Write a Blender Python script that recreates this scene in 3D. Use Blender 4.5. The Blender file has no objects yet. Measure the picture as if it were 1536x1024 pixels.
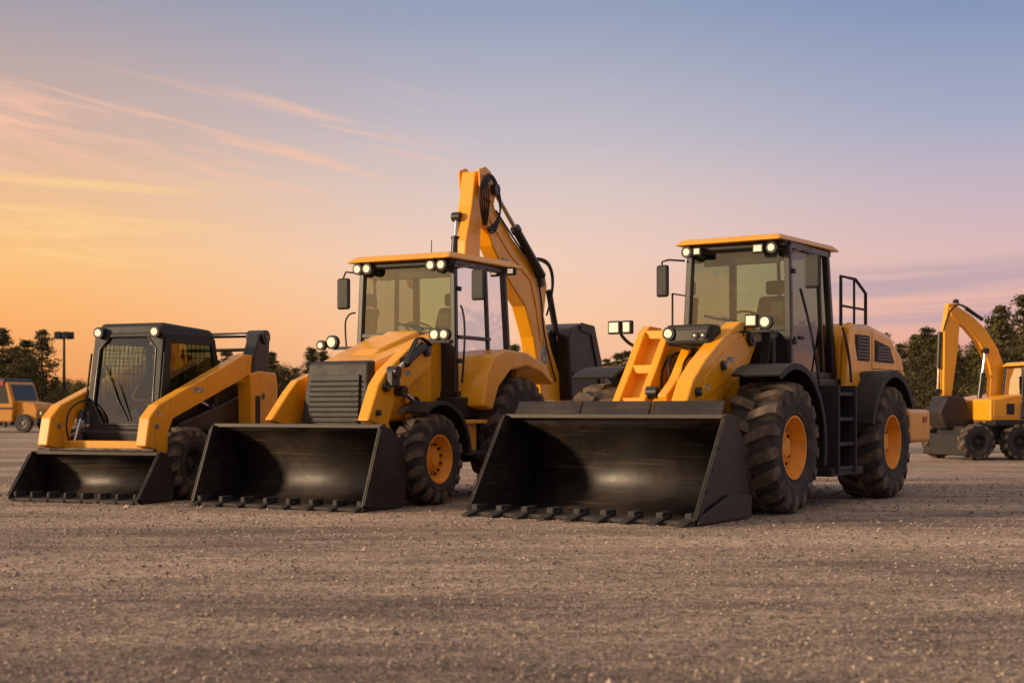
import bpy, bmesh, math, random
from mathutils import Vector, Matrix
random.seed(7)
R=math.radians
scene=bpy.context.scene
# ------------------------------------------------------------------ materials
def newmat(name):
    m=bpy.data.materials.new(name); m.use_nodes=True
    nt=m.node_tree; b=nt.nodes['Principled BSDF']
    return m,nt,b
def N(nt,t,**k):
    n=nt.nodes.new(t)
    for a,v in k.items(): setattr(n,a,v)
    return n
def dirty(name,base,dirt,rough=0.4,metal=0.0,scale=3.0,lo=0.5,hi=0.75,amt=0.6,coat=0.0,bump=0.0,lowdust=0.0,fine=0.0,scr=0.0,scrs=(3,1.2,40)):
    m,nt,b=newmat(name); L=nt.links.new
    tc=N(nt,'ShaderNodeTexCoord')
    n1=N(nt,'ShaderNodeTexNoise'); n1.inputs['Scale'].default_value=scale; n1.inputs['Detail'].default_value=8; n1.inputs['Roughness'].default_value=0.65
    L(tc.outputs['Object'],n1.inputs['Vector'])
    mr=N(nt,'ShaderNodeMapRange'); mr.inputs[1].default_value=lo; mr.inputs[2].default_value=hi; mr.inputs[4].default_value=amt
    L(n1.outputs[0],mr.inputs[0])
    fac=mr.outputs[0]
    if lowdust>0:
        sx=N(nt,'ShaderNodeSeparateXYZ'); L(tc.outputs['Object'],sx.inputs[0])
        m2=N(nt,'ShaderNodeMapRange'); m2.inputs[1].default_value=1.7; m2.inputs[2].default_value=0.2; m2.inputs[3].default_value=0.0; m2.inputs[4].default_value=lowdust
        L(sx.outputs[2],m2.inputs[0])
        n3=N(nt,'ShaderNodeTexNoise'); n3.inputs['Scale'].default_value=9; n3.inputs['Detail'].default_value=6
        L(tc.outputs['Object'],n3.inputs['Vector'])
        mm=N(nt,'ShaderNodeMath',operation='MULTIPLY'); L(m2.outputs[0],mm.inputs[0]); L(n3.outputs[0],mm.inputs[1])
        ad=N(nt,'ShaderNodeMath',operation='ADD',use_clamp=True); L(mm.outputs[0],ad.inputs[0]); L(fac,ad.inputs[1]); fac=ad.outputs[0]
    if scr>0:
        mp=N(nt,'ShaderNodeMapping'); mp.inputs['Scale'].default_value=scrs; mp.inputs['Rotation'].default_value=(R(7),R(5),0); L(tc.outputs['Object'],mp.inputs[0])
        n4=N(nt,'ShaderNodeTexNoise'); n4.inputs['Scale'].default_value=1.0; n4.inputs['Detail'].default_value=4; L(mp.outputs[0],n4.inputs[0])
        m4=N(nt,'ShaderNodeMapRange'); m4.inputs[1].default_value=0.56; m4.inputs[2].default_value=0.72; m4.inputs[4].default_value=scr; L(n4.outputs[0],m4.inputs[0])
        ad=N(nt,'ShaderNodeMath',operation='ADD',use_clamp=True); L(m4.outputs[0],ad.inputs[0]); L(fac,ad.inputs[1]); fac=ad.outputs[0]
    mx=N(nt,'ShaderNodeMix',data_type='RGBA'); mx.inputs[6].default_value=(*base,1); mx.inputs[7].default_value=(*dirt,1)
    L(fac,mx.inputs[0]); L(mx.outputs[2],b.inputs['Base Color'])
    r=N(nt,'ShaderNodeMapRange'); r.inputs[3].default_value=rough; r.inputs[4].default_value=min(1,rough+0.4)
    L(fac,r.inputs[0]); L(r.outputs[0],b.inputs['Roughness'])
    b.inputs['Metallic'].default_value=metal; b.inputs['Coat Weight'].default_value=coat; b.inputs['Coat Roughness'].default_value=0.15
    if bump>0:
        nb=N(nt,'ShaderNodeTexNoise'); nb.inputs['Scale'].default_value=fine or 40; nb.inputs['Detail'].default_value=5
        L(tc.outputs['Object'],nb.inputs['Vector'])
        bp=N(nt,'ShaderNodeBump'); bp.inputs['Strength'].default_value=bump; bp.inputs['Distance'].default_value=0.01
        L(nb.outputs[0],bp.inputs['Height']); L(bp.outputs[0],b.inputs['Normal'])
    return m
YEL=dirty('yellow_paint',(0.84,0.365,0.006),(0.33,0.165,0.035),0.30,0,2.8,0.50,0.85,0.36,0.2,bump=0.03,fine=3,lowdust=0.6,scr=0.28,scrs=(14,14,1.3))
YEL2=dirty('yellow_paint_rim',(0.84,0.31,0.008),(0.30,0.16,0.06),0.45,0,7,0.45,0.80,0.6,0.0)
BLK=dirty('black_paint',(0.012,0.012,0.013),(0.06,0.047,0.038),0.36,0,4,0.55,0.9,0.3,0.1,lowdust=0.35)
BLM=dirty('matt_black',(0.009,0.009,0.010),(0.05,0.04,0.032),0.6,0,5,0.5,0.85,0.4,lowdust=0.4)
BKT=dirty('bucket_steel',(0.018,0.0145,0.013),(0.085,0.055,0.038),0.43,0.2,2.2,0.46,0.82,0.55,0.0,bump=0.18,fine=11,scr=0.5,scrs=(2.5,1.0,34))
EDG=dirty('worn_steel_edge',(0.09,0.073,0.06),(0.025,0.02,0.018),0.40,0.6,7,0.4,0.7,0.9)
TYR=dirty('tyre_rubber',(0.018,0.016,0.015),(0.13,0.092,0.065),0.75,0,5,0.43,0.73,0.65,bump=0.4,fine=30)
LUG=dirty('tyre_tread_dusty',(0.038,0.030,0.025),(0.20,0.14,0.095),0.85,0,6,0.36,0.68,0.85,bump=0.5,fine=25)
CHR=dirty('chrome_rod',(0.7,0.68,0.66),(0.4,0.35,0.3),0.15,1.0,8,0.5,0.9,0.3)
SEAT=dirty('seat_fabric',(0.02,0.02,0.022),(0.04,0.04,0.04),0.85)
GREY=dirty('grey_steel',(0.2,0.19,0.18),(0.12,0.09,0.07),0.5,0.3)
LABEL=dirty('label_sticker',(0.50,0.47,0.42),(0.15,0.12,0.10),0.5,0,30,0.45,0.55,0.9)
RED=dirty('red_paint',(0.4,0.03,0.02),(0.2,0.05,0.03),0.4)
NAVY=dirty('navy_paint',(0.02,0.03,0.06),(0.05,0.05,0.05),0.4)
def glass(name,tint,fac=0.12):
    m,nt,b=newmat(name); nt.nodes.remove(b); L=nt.links.new
    out=nt.nodes['Material Output']
    t=N(nt,'ShaderNodeBsdfTransparent'); t.inputs[0].default_value=(*tint,1)
    g=N(nt,'ShaderNodeBsdfGlossy'); g.inputs['Roughness'].default_value=0.02; g.inputs[0].default_value=(0.95,0.9,0.82,1)
    tc=N(nt,'ShaderNodeTexCoord'); nn=N(nt,'ShaderNodeTexNoise'); nn.inputs['Scale'].default_value=2.2; L(tc.outputs['Object'],nn.inputs[0])
    bp=N(nt,'ShaderNodeBump'); bp.inputs['Strength'].default_value=0.12; bp.inputs['Distance'].default_value=0.04; L(nn.outputs[0],bp.inputs['Height']); L(bp.outputs[0],g.inputs['Normal'])
    fr=N(nt,'ShaderNodeFresnel'); fr.inputs[0].default_value=1.5
    a=N(nt,'ShaderNodeMath',operation='ADD',use_clamp=True); a.inputs[1].default_value=fac; L(fr.outputs[0],a.inputs[0])
    mx=N(nt,'ShaderNodeMixShader'); L(a.outputs[0],mx.inputs[0]); L(t.outputs[0],mx.inputs[1]); L(g.outputs[0],mx.inputs[2]); L(mx.outputs[0],out.inputs[0])
    return m
GLS=glass('cab_glass',(0.52,0.62,0.46),0.06)
GLD=glass('dark_glass',(0.20,0.24,0.20),0.04)
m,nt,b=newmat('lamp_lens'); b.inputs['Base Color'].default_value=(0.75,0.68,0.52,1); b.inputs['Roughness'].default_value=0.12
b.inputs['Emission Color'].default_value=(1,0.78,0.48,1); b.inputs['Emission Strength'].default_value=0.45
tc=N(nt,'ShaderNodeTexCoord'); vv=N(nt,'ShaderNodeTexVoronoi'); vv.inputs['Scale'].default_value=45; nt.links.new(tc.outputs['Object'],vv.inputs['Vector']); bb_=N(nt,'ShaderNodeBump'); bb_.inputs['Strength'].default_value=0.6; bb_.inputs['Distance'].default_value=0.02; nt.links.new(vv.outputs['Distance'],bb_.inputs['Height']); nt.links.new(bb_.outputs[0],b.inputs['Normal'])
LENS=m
# ------------------------------------------------------------------ mesh helpers
CUR=None
def empty(name,loc,rotz):
    e=bpy.data.objects.new(name,None); e.location=loc; e.rotation_euler=(0,0,rotz); e.empty_display_size=0.3
    scene.collection.objects.link(e); return e
def finish(bm,name,mat,bevel=0,smooth=None,parent='cur',solid=0):
    bmesh.ops.recalc_face_normals(bm,faces=bm.faces)
    me=bpy.data.meshes.new(name); bm.to_mesh(me); bm.free()
    if isinstance(mat,(list,tuple)):
        for q in mat: me.materials.append(q)
    else: me.materials.append(mat)
    ob=bpy.data.objects.new(name,me); scene.collection.objects.link(ob)
    if parent=='cur': ob.parent=CUR
    elif parent: ob.parent=parent
    if smooth is not None:
        for p in me.polygons: p.use_smooth=True
        me.set_sharp_from_angle(angle=R(smooth))
    if solid:
        s=ob.modifiers.new('s','SOLIDIFY'); s.thickness=solid; s.offset=0
    if bevel>0:
        bv=ob.modifiers.new('b','BEVEL'); bv.width=bevel; bv.segments=2 if bevel<0.04 else 4; bv.limit_method='ANGLE'; bv.angle_limit=R(28)
        if bevel>=0.04:
            for p in me.polygons: p.use_smooth=True
            bv.harden_normals=True
    return ob
def hexa(name,p,mat,bevel=0.01):
    bm=bmesh.new(); v=[bm.verts.new(q) for q in p]
    for f in ((0,1,2,3),(4,5,6,7),(0,1,5,4),(1,2,6,5),(2,3,7,6),(3,0,4,7)): bm.faces.new([v[i] for i in f])
    return finish(bm,name,mat,bevel)
def box(name,x0,x1,y0,y1,z0,z1,mat,bevel=0.01):
    return hexa(name,[(x0,y0,z0),(x1,y0,z0),(x1,y1,z0),(x0,y1,z0),(x0,y0,z1),(x1,y0,z1),(x1,y1,z1),(x0,y1,z1)],mat,bevel)
def prism(name,pts,y0,y1,mat,bevel=0.012):
    bm=bmesh.new(); a=[bm.verts.new((x,y0,z)) for x,z in pts]; c=[bm.verts.new((x,y1,z)) for x,z in pts]
    bm.faces.new(a); bm.faces.new(c); n=len(pts)
    for i in range(n): bm.faces.new([a[i],a[(i+1)%n],c[(i+1)%n],c[i]])
    return finish(bm,name,mat,bevel)
def beam(name,p0,p1,w,d,mat,bevel=0.006,up=(0,0,1)):
    p0=Vector(p0);p1=Vector(p1); t=(p1-p0).normalized(); u=Vector(up)
    if abs(t.dot(u))>0.97: u=Vector((1,0,0))
    s=t.cross(u).normalized(); u=s.cross(t)
    q=[]
    for p in (p0,p1):
        for a,b_ in ((-1,-1),(1,-1),(1,1),(-1,1)): q.append(p+s*(a*w/2)+u*(b_*d/2))
    return hexa(name,q,mat,bevel)
def lathe(bm,prof,c,seg=48,mi=0):
    rings=[]
    for r,t in prof:
        ring=[]
        for i in range(seg):
            a=2*math.pi*i/seg
            ring.append(bm.verts.new((c[0]+r*math.cos(a),c[1]+t,c[2]+r*math.sin(a))))
        rings.append(ring)
    for j in range(len(rings)-1):
        A=rings[j];B=rings[j+1]
        for i in range(seg):
            f=bm.faces.new([A[i],A[(i+1)%seg],B[(i+1)%seg],B[i]]); f.material_index=mi
    return rings
def cyl(name,p0,p1,r,mat,seg=20,r2=None,bevel=0):
    p0=Vector(p0);p1=Vector(p1); t=(p1-p0).normalized(); u=Vector((0,0,1))
    if abs(t.dot(u))>0.97:u=Vector((1,0,0))
    s=t.cross(u).normalized();u=s.cross(t); r2=r if r2 is None else r2
    bm=bmesh.new(); A=[];B=[]
    for i in range(seg):
        a=2*math.pi*i/seg; dv=s*math.cos(a)+u*math.sin(a)
        A.append(bm.verts.new(p0+dv*r));B.append(bm.verts.new(p1+dv*r2))
    bm.faces.new(A);bm.faces.new(B)
    for i in range(seg): bm.faces.new([A[i],A[(i+1)%seg],B[(i+1)%seg],B[i]])
    return finish(bm,name,mat,bevel,smooth=40)
def tube(name,pts,r,mat,smooth=True):
    cu=bpy.data.curves.new(name,'CURVE'); cu.dimensions='3D'; cu.bevel_depth=r; cu.bevel_resolution=3; cu.resolution_u=10
    if smooth:
        sp=cu.splines.new('NURBS'); sp.points.add(len(pts)-1)
        for p,q in zip(sp.points,pts): p.co=(*q,1)
        sp.order_u=3; sp.use_endpoint_u=True
    else:
        sp=cu.splines.new('POLY'); sp.points.add(len(pts)-1)
        for p,q in zip(sp.points,pts): p.co=(*q,1)
    cu.use_fill_caps=True
    cu.materials.append(mat)
    ob=bpy.data.objects.new(name,cu); scene.collection.objects.link(ob); ob.parent=CUR; return ob
def quad(name,pts,mat,solid=0.0):
    bm=bmesh.new(); bm.faces.new([bm.verts.new(p) for p in pts]); return finish(bm,name,mat,0,solid=solid)
def hyd(name,p0,p1,r,split=0.6):
    p0=Vector(p0);p1=Vector(p1); m_=p0.lerp(p1,split)
    cyl(name+'_barrel',p0,m_,r,BLK,16); cyl(name+'_collar',p0.lerp(p1,split-0.02),p0.lerp(p1,split+0.02),r*1.2,BLK,16)
    cyl(name+'_rod',m_,p1,r*0.5,CHR,14)
    cyl(name+'_eye',p1-Vector((0,r*1.1,0)),p1+Vector((0,r*1.1,0)),r*1.2,BLK,14)
def bolt(name,x,y,z,r=0.06,t=0.04,mat=None):
    cyl(name,(x,y-t,z),(x,y+t,z),r,mat or BLK,16,bevel=0.004)
    cyl(name+'_cap',(x,y+t-0.002,z),(x,y+t+0.015,z),r*0.45,GREY,8)
def label(x,y,z,w=0.10,h=0.06):
    box('safety_label',x-w/2,x+w/2,y,y+0.003,z-h/2,z+h/2,LABEL,0)
def wheel(name,x,yc,z,Rr,W,rim,nl=20,side=1,lugh=0.035,wrap=0.16,rimmat=None,yaw=0.0):
    bm=bmesh.new(); c=(0,0,0); h=W/2; Rb=Rr-lugh
    prof=[(rim*0.97,-h*0.72),(rim*1.06,-h*0.84),(rim+(Rb-rim)*0.10,-h*0.93),(rim+(Rb-rim)*0.14,-h*0.92),(rim+(Rb-rim)*0.30,-h*0.98),(rim+(Rb-rim)*0.34,-h*1.0),(rim+(Rb-rim)*0.37,-h*0.98),(rim+(Rb-rim)*0.6,-h*1.0),(Rb-wrap*0.28,-h*0.95),(Rb-0.035,-h*0.86),(Rb-0.008,-h*0.72),(Rb,-h*0.4),(Rb,0)]
    prof=prof+[(r,-t) for r,t in prof[-2::-1]]
    lathe(bm,prof,c,seg=64,mi=0)
    for s in (-1,1):
        for i in range(nl):
            a0=2*math.pi*(i+(0.5 if s>0 else 0))/nl
            pit=2*math.pi/nl; jit=random.uniform(-0.02,0.02)*pit
            secs=[(-0.06,0.0,0.24,Rb-0.01,Rr),(0.35,0.22,0.27,Rb-0.01,Rr),(0.74,0.42,0.29,Rb-0.02,Rr-0.004),(0.93,0.48,0.30,Rb-0.06,Rr-0.025),(1.01,0.50,0.27,Rb-wrap*0.55,Rb-wrap*0.35),(1.015,0.5,0.2,Rb-wrap,Rb-wrap*0.85)]
            rings=[]
            for w,off,hw,rb,rt in secs:
                ring=[]
                am=a0+off*pit+jit
                for da,r_,ww in ((-hw,rb,w*0.93 if w>0.9 else w),(-hw*0.82,rt,w),(hw*0.82,rt,w),(hw,rb,w*0.93 if w>0.9 else w)):
                    an=am+da*pit
                    ring.append(bm.verts.new((r_*math.cos(an),s*ww*h*1.02,r_*math.sin(an))))
                rings.append(ring)
            for j in range(len(rings)-1):
                A=rings[j];B=rings[j+1]
                for k in range(3):
                    f=bm.faces.new([A[k],A[k+1],B[k+1],B[k]]); f.material_index=1
            bm.faces.new(rings[0]).material_index=1; bm.faces.new(rings[-1]).material_index=1
    yo=side*h
    rp=[(rim*1.0,yo*0.80),(rim*1.04,yo*0.90),(rim*0.97,yo*0.90),(rim*0.93,yo*0.80),(rim*0.90,yo*0.62),(rim*0.84,yo*0.50),(rim*0.80,yo*0.34),(rim*0.50,yo*0.30),(rim*0.44,yo*0.46),(rim*0.32,yo*0.50),(rim*0.30,yo*0.60),(rim*0.18,yo*0.62),(0.001,yo*0.62)]
    lathe(bm,rp,c,seg=48,mi=2)
    for i in range(12):
        a=2*math.pi*i/12; bx,bz=rim*0.64*math.cos(a),rim*0.64*math.sin(a)
        mt=Matrix.Translation((bx,yo*0.35,bz))@Matrix.Rotation(R(90),4,'X')
        g=bmesh.ops.create_cone(bm,cap_ends=True,segments=6,radius1=rim*0.055,radius2=rim*0.05,depth=0.05,matrix=mt)
        for v in g['verts']:
            for f in v.link_faces: f.material_index=3
    ob=finish(bm,name,[TYR,LUG,rimmat or YEL2,BLM],0,smooth=32)
    ob.location=(x,yc,z); ob.rotation_euler=(0,random.uniform(0,1),yaw)
    return ob
def fender(name,cx,cz,r,a0,a1,y0,y1,mat,th=0.03,lip=0.10):
    pts=[]; n=14
    for i in range(n+1):
        a=R(a0+(a1-a0)*i/n); pts.append((cx+r*math.cos(a),cz+r*math.sin(a)))
    for i in range(n,-1,-1):
        a=R(a0+(a1-a0)*i/n); pts.append((cx+(r-th)*math.cos(a),cz+(r-th)*math.sin(a)))
    prism(name,pts,y0,y1,mat,0.006)
    if lip:
        pts=[]
        for i in range(n+1):
            a=R(a0+(a1-a0)*i/n); pts.append((cx+(r+0.004)*math.cos(a),cz+(r+0.004)*math.sin(a)))
        for i in range(n,-1,-1):
            a=R(a0+(a1-a0)*i/n); pts.append((cx+(r-lip)*math.cos(a),cz+(r-lip)*math.sin(a)))
        prism(name+'_lip',pts,y1-0.004,y1+0.03,mat,0.008)
def lamp(name,x,y,z,w=0.11,h=0.09,round_=False,dx=0.07):
    if round_:
        cyl(name+'_housing',(x-dx,y,z),(x,y,z),w/2+0.016,BLM,20); cyl(name+'_lens',(x-0.002,y,z),(x+0.010,y,z),w/2-0.012,LENS,20)
        return
    box(name+'_housing',x-dx,x,y-w/2-0.014,y+w/2+0.014,z-h/2-0.014,z+h/2+0.014,BLM,0.012)
    box(name+'_lens',x-0.002,x+0.010,y-w/2+0.008,y+w/2-0.008,z-h/2+0.008,z+h/2-0.008,LENS,0.01)
def bucket(prefix,y0,y1,prof,side,nteeth,tw=0.11,tl=0.16):
    bm=bmesh.new(); rows=[[bm.verts.new((x,y,z)) for x,z in prof] for y in (y0+0.005,(y0+y1)/2,y1-0.005)]
    for A,B in zip(rows,rows[1:]):
        for i in range(len(prof)-1): bm.faces.new([A[i],A[i+1],B[i+1],B[i]])
    finish(bm,prefix+'_shell',BKT,0,smooth=50,solid=0.025)
    prism(prefix+'_side_plate_l',side,y1-0.012,y1+0.02,BKT,0.008)
    prism(prefix+'_side_plate_r',side,y0-0.02,y0+0.012,BKT,0.008)
    t,f=Vector((side[0][0],side[0][1])),Vector((side[1][0],side[1][1]))
    d=(f-t).normalized(); n=Vector((d.y,-d.x))
    if n.x>0:n=-n
    for nm,ya,yb in (('l',y1+0.021,y1+0.04),('r',y0-0.04,y0-0.021)):
        s_=[t+d*0.04,f-d*0.02,f-d*0.02+n*0.10,t+d*0.04+n*0.07]
        prism(prefix+'_side_cutter_'+nm,[(q.x,q.y) for q in s_],ya,yb,BKT,0.006)
        for k_,tt in enumerate((0.3,0.5,0.7)):
            q=t.lerp(f,tt)+n*0.045; ym=(ya+yb)/2; cyl(prefix+'_side_bolt_%s%d'%(nm,k_),(q.x,ym-0.02,q.y),(q.x,ym+0.02,q.y),0.018,EDG,6)
    x1=prof[0][0]
    prism(prefix+'_cutting_edge',[(x1+0.05,0.012),(x1+0.02,0.045),(x1-0.22,0.065),(x1-0.24,0.018)],y0-0.02,y1+0.02,EDG,0.004)
    tx,tz=prof[-1]
    box(prefix+'_top_lip',tx-0.03,tx+0.05,y0-0.015,y1+0.015,tz-0.02,tz+0.03,BKT,0.008)
    for i in range(nteeth):
        y=y0+0.06+(y1-y0-0.12)*i/(nteeth-1)
        hexa(prefix+'_tooth_%d'%(i+1),[(x1-0.10,y-tw/2,0.008),(x1+tl,y-tw*0.36,0.004),(x1+tl,y+tw*0.36,0.004),(x1-0.10,y+tw/2,0.008),
             (x1-0.10,y-tw/2,0.10),(x1+tl,y-tw*0.34,0.02),(x1+tl,y+tw*0.34,0.02),(x1-0.10,y+tw/2,0.10)],BLM,0.008)
        box(prefix+'_adapter_%d'%(i+1),x1-0.20,x1+0.01,y-tw*0.33,y+tw*0.33,0.05,0.125,BLM,0.015)
def torus(name,c,Rr,r,mat,tilt=0.9):
    bm=bmesh.new(); n=28;k=8; vs=[]
    for i in range(n):
        a=2*math.pi*i/n; ring=[]
        for j in range(k):
            b_=2*math.pi*j/k; ring.append(bm.verts.new(((Rr+r*math.cos(b_))*math.cos(a),(Rr+r*math.cos(b_))*math.sin(a),r*math.sin(b_))))
        vs.append(ring)
    for i in range(n):
        for j in range(k): bm.faces.new([vs[i][j],vs[(i+1)%n][j],vs[(i+1)%n][(j+1)%k],vs[i][(j+1)%k]])
    ob=finish(bm,name,mat,0,smooth=80); ob.location=c; ob.rotation_euler=(0,tilt,0); return ob
def interior(x,y,z):
    box('seat_cushion',x-0.25,x+0.25,y-0.25,y+0.25,z,z+0.14,SEAT,0.05)
    hexa('seat_backrest',[(x-0.32,y-0.24,z+0.1),(x-0.18,y-0.24,z+0.1),(x-0.18,y+0.24,z+0.1),(x-0.32,y+0.24,z+0.1),(x-0.46,y-0.2,z+0.62),(x-0.34,y-0.2,z+0.62),(x-0.34,y+0.2,z+0.62),(x-0.46,y+0.2,z+0.62)],SEAT,0.05)
    box('seat_headrest',x-0.48,x-0.38,y-0.13,y+0.13,z+0.64,z+0.82,SEAT,0.04)
    box('seat_base',x-0.2,x+0.2,y-0.2,y+0.2,z-0.35,z,BLM,0.02)
    cyl('steering_column',(x+0.62,y,z-0.3),(x+0.45,y,z+0.26),0.04,BLM,12)
    torus('steering_wheel',(x+0.44,y,z+0.28),0.19,0.016,BLM,-0.45)
    box('console_l',x-0.3,x+0.3,y+0.3,y+0.42,z-0.1,z+0.22,BLM,0.03); box('console_r',x-0.3,x+0.3,y-0.42,y-0.3,z-0.1,z+0.22,BLM,0.03)
    cyl('joystick',(x+0.2,y+0.36,z+0.2),(x+0.24,y+0.36,z+0.4),0.025,BLM,10)
    box('dashboard',x+0.50,x+0.64,y-0.45,y+0.45,z-0.25,z+0.12,BLM,0.03)
    box('sun_visor',x+0.62,x+0.66,y-0.5,y+0.5,z+0.93,z+1.05,BLM,0.01)
    box('monitor',x+0.5,x+0.54,y+0.34,y+0.5,z+0.3,z+0.48,BLM,0.01)
def cab(fx,rx,yr,yl,zb,zt,lean_f=0.0,lean_r=0.0,inset=0.06,ws=0.0,post=0.08,midpost=None):
    B=[(fx,yr,zb),(fx,yl,zb),(rx,yl,zb),(rx,yr,zb)]
    T=[(fx-lean_f,yr+inset,zt),(fx-lean_f,yl-inset,zt),(rx+lean_r,yl-inset,zt),(rx+lean_r,yr+inset,zt)]
    nm=['front_r','front_l','rear_l','rear_r']
    for i in range(4):
        beam('post_'+nm[i],B[i],T[i],post,post,BLK,0.015); beam('sill_'+nm[i],B[i],B[(i+1)%4],post,post,BLK,0.012); beam('header_'+nm[i],T[i],T[(i+1)%4],post,post,BLK,0.012)
    V=[Vector(p) for p in B]; W=[Vector(p) for p in T]
    def lerp(i,t): return V[i].lerp(W[i],t)
    s=ws/(zt-zb)
    quad('windshield',[lerp(0,s),lerp(1,s),W[1],W[0]],GLS)
    if ws>0:
        quad('front_lower_panel',[V[0],V[1],lerp(1,s),lerp(0,s)],BLK,0.02)
        beam('windshield_sill',lerp(0,s),lerp(1,s),0.06,0.06,BLK)
    quad('door_glass',[V[1],V[2],W[2],W[1]],GLD)
    quad('side_glass_r',[V[3],V[0],W[0],W[3]],GLS)
    quad('rear_glass',[V[2].lerp(W[2],0.42),V[3].lerp(W[3],0.42),W[3],W[2]],GLS)
    quad('rear_lower_panel',[V[2],V[3],V[3].lerp(W[3],0.42),V[2].lerp(W[2],0.42)],BLM,0.02)
    c2=V[2].lerp(V[3],0.5); d2=W[2].lerp(W[3],0.5); beam('rear_wiper_post',c2.lerp(d2,0.4),d2,0.04,0.04,BLM)
    if midpost is not None:
        for sd,(a,b_) in (('l',(1,2)),('r',(0,3))):
            beam('mid_post_'+sd,V[a].lerp(V[b_],midpost),W[a].lerp(W[b_],midpost),0.05,0.05,BLK)
    for k_,q in enumerate((0.25,0.8)):
        p=V[1].lerp(W[1],q); box('door_hinge_%d'%k_,p.x-0.10,p.x-0.01,p.y+0.035,p.y+0.06,p.z-0.03,p.z+0.03,BLM,0.006)
    box('cab_floor',rx+0.05,fx-0.05,yr+0.05,yl-0.05,zb-0.02,zb+0.03,BLM,0)
def wiper(p0,p1):
    beam('wiper_arm',p0,p1,0.02,0.02,BLM,0.003)
    c=Vector(p1)
    beam('wiper_blade',c+Vector((0.0,0.2,-0.07)),c+Vector((-0.02,-0.25,0.03)),0.015,0.03,BLM,0.003)

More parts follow.
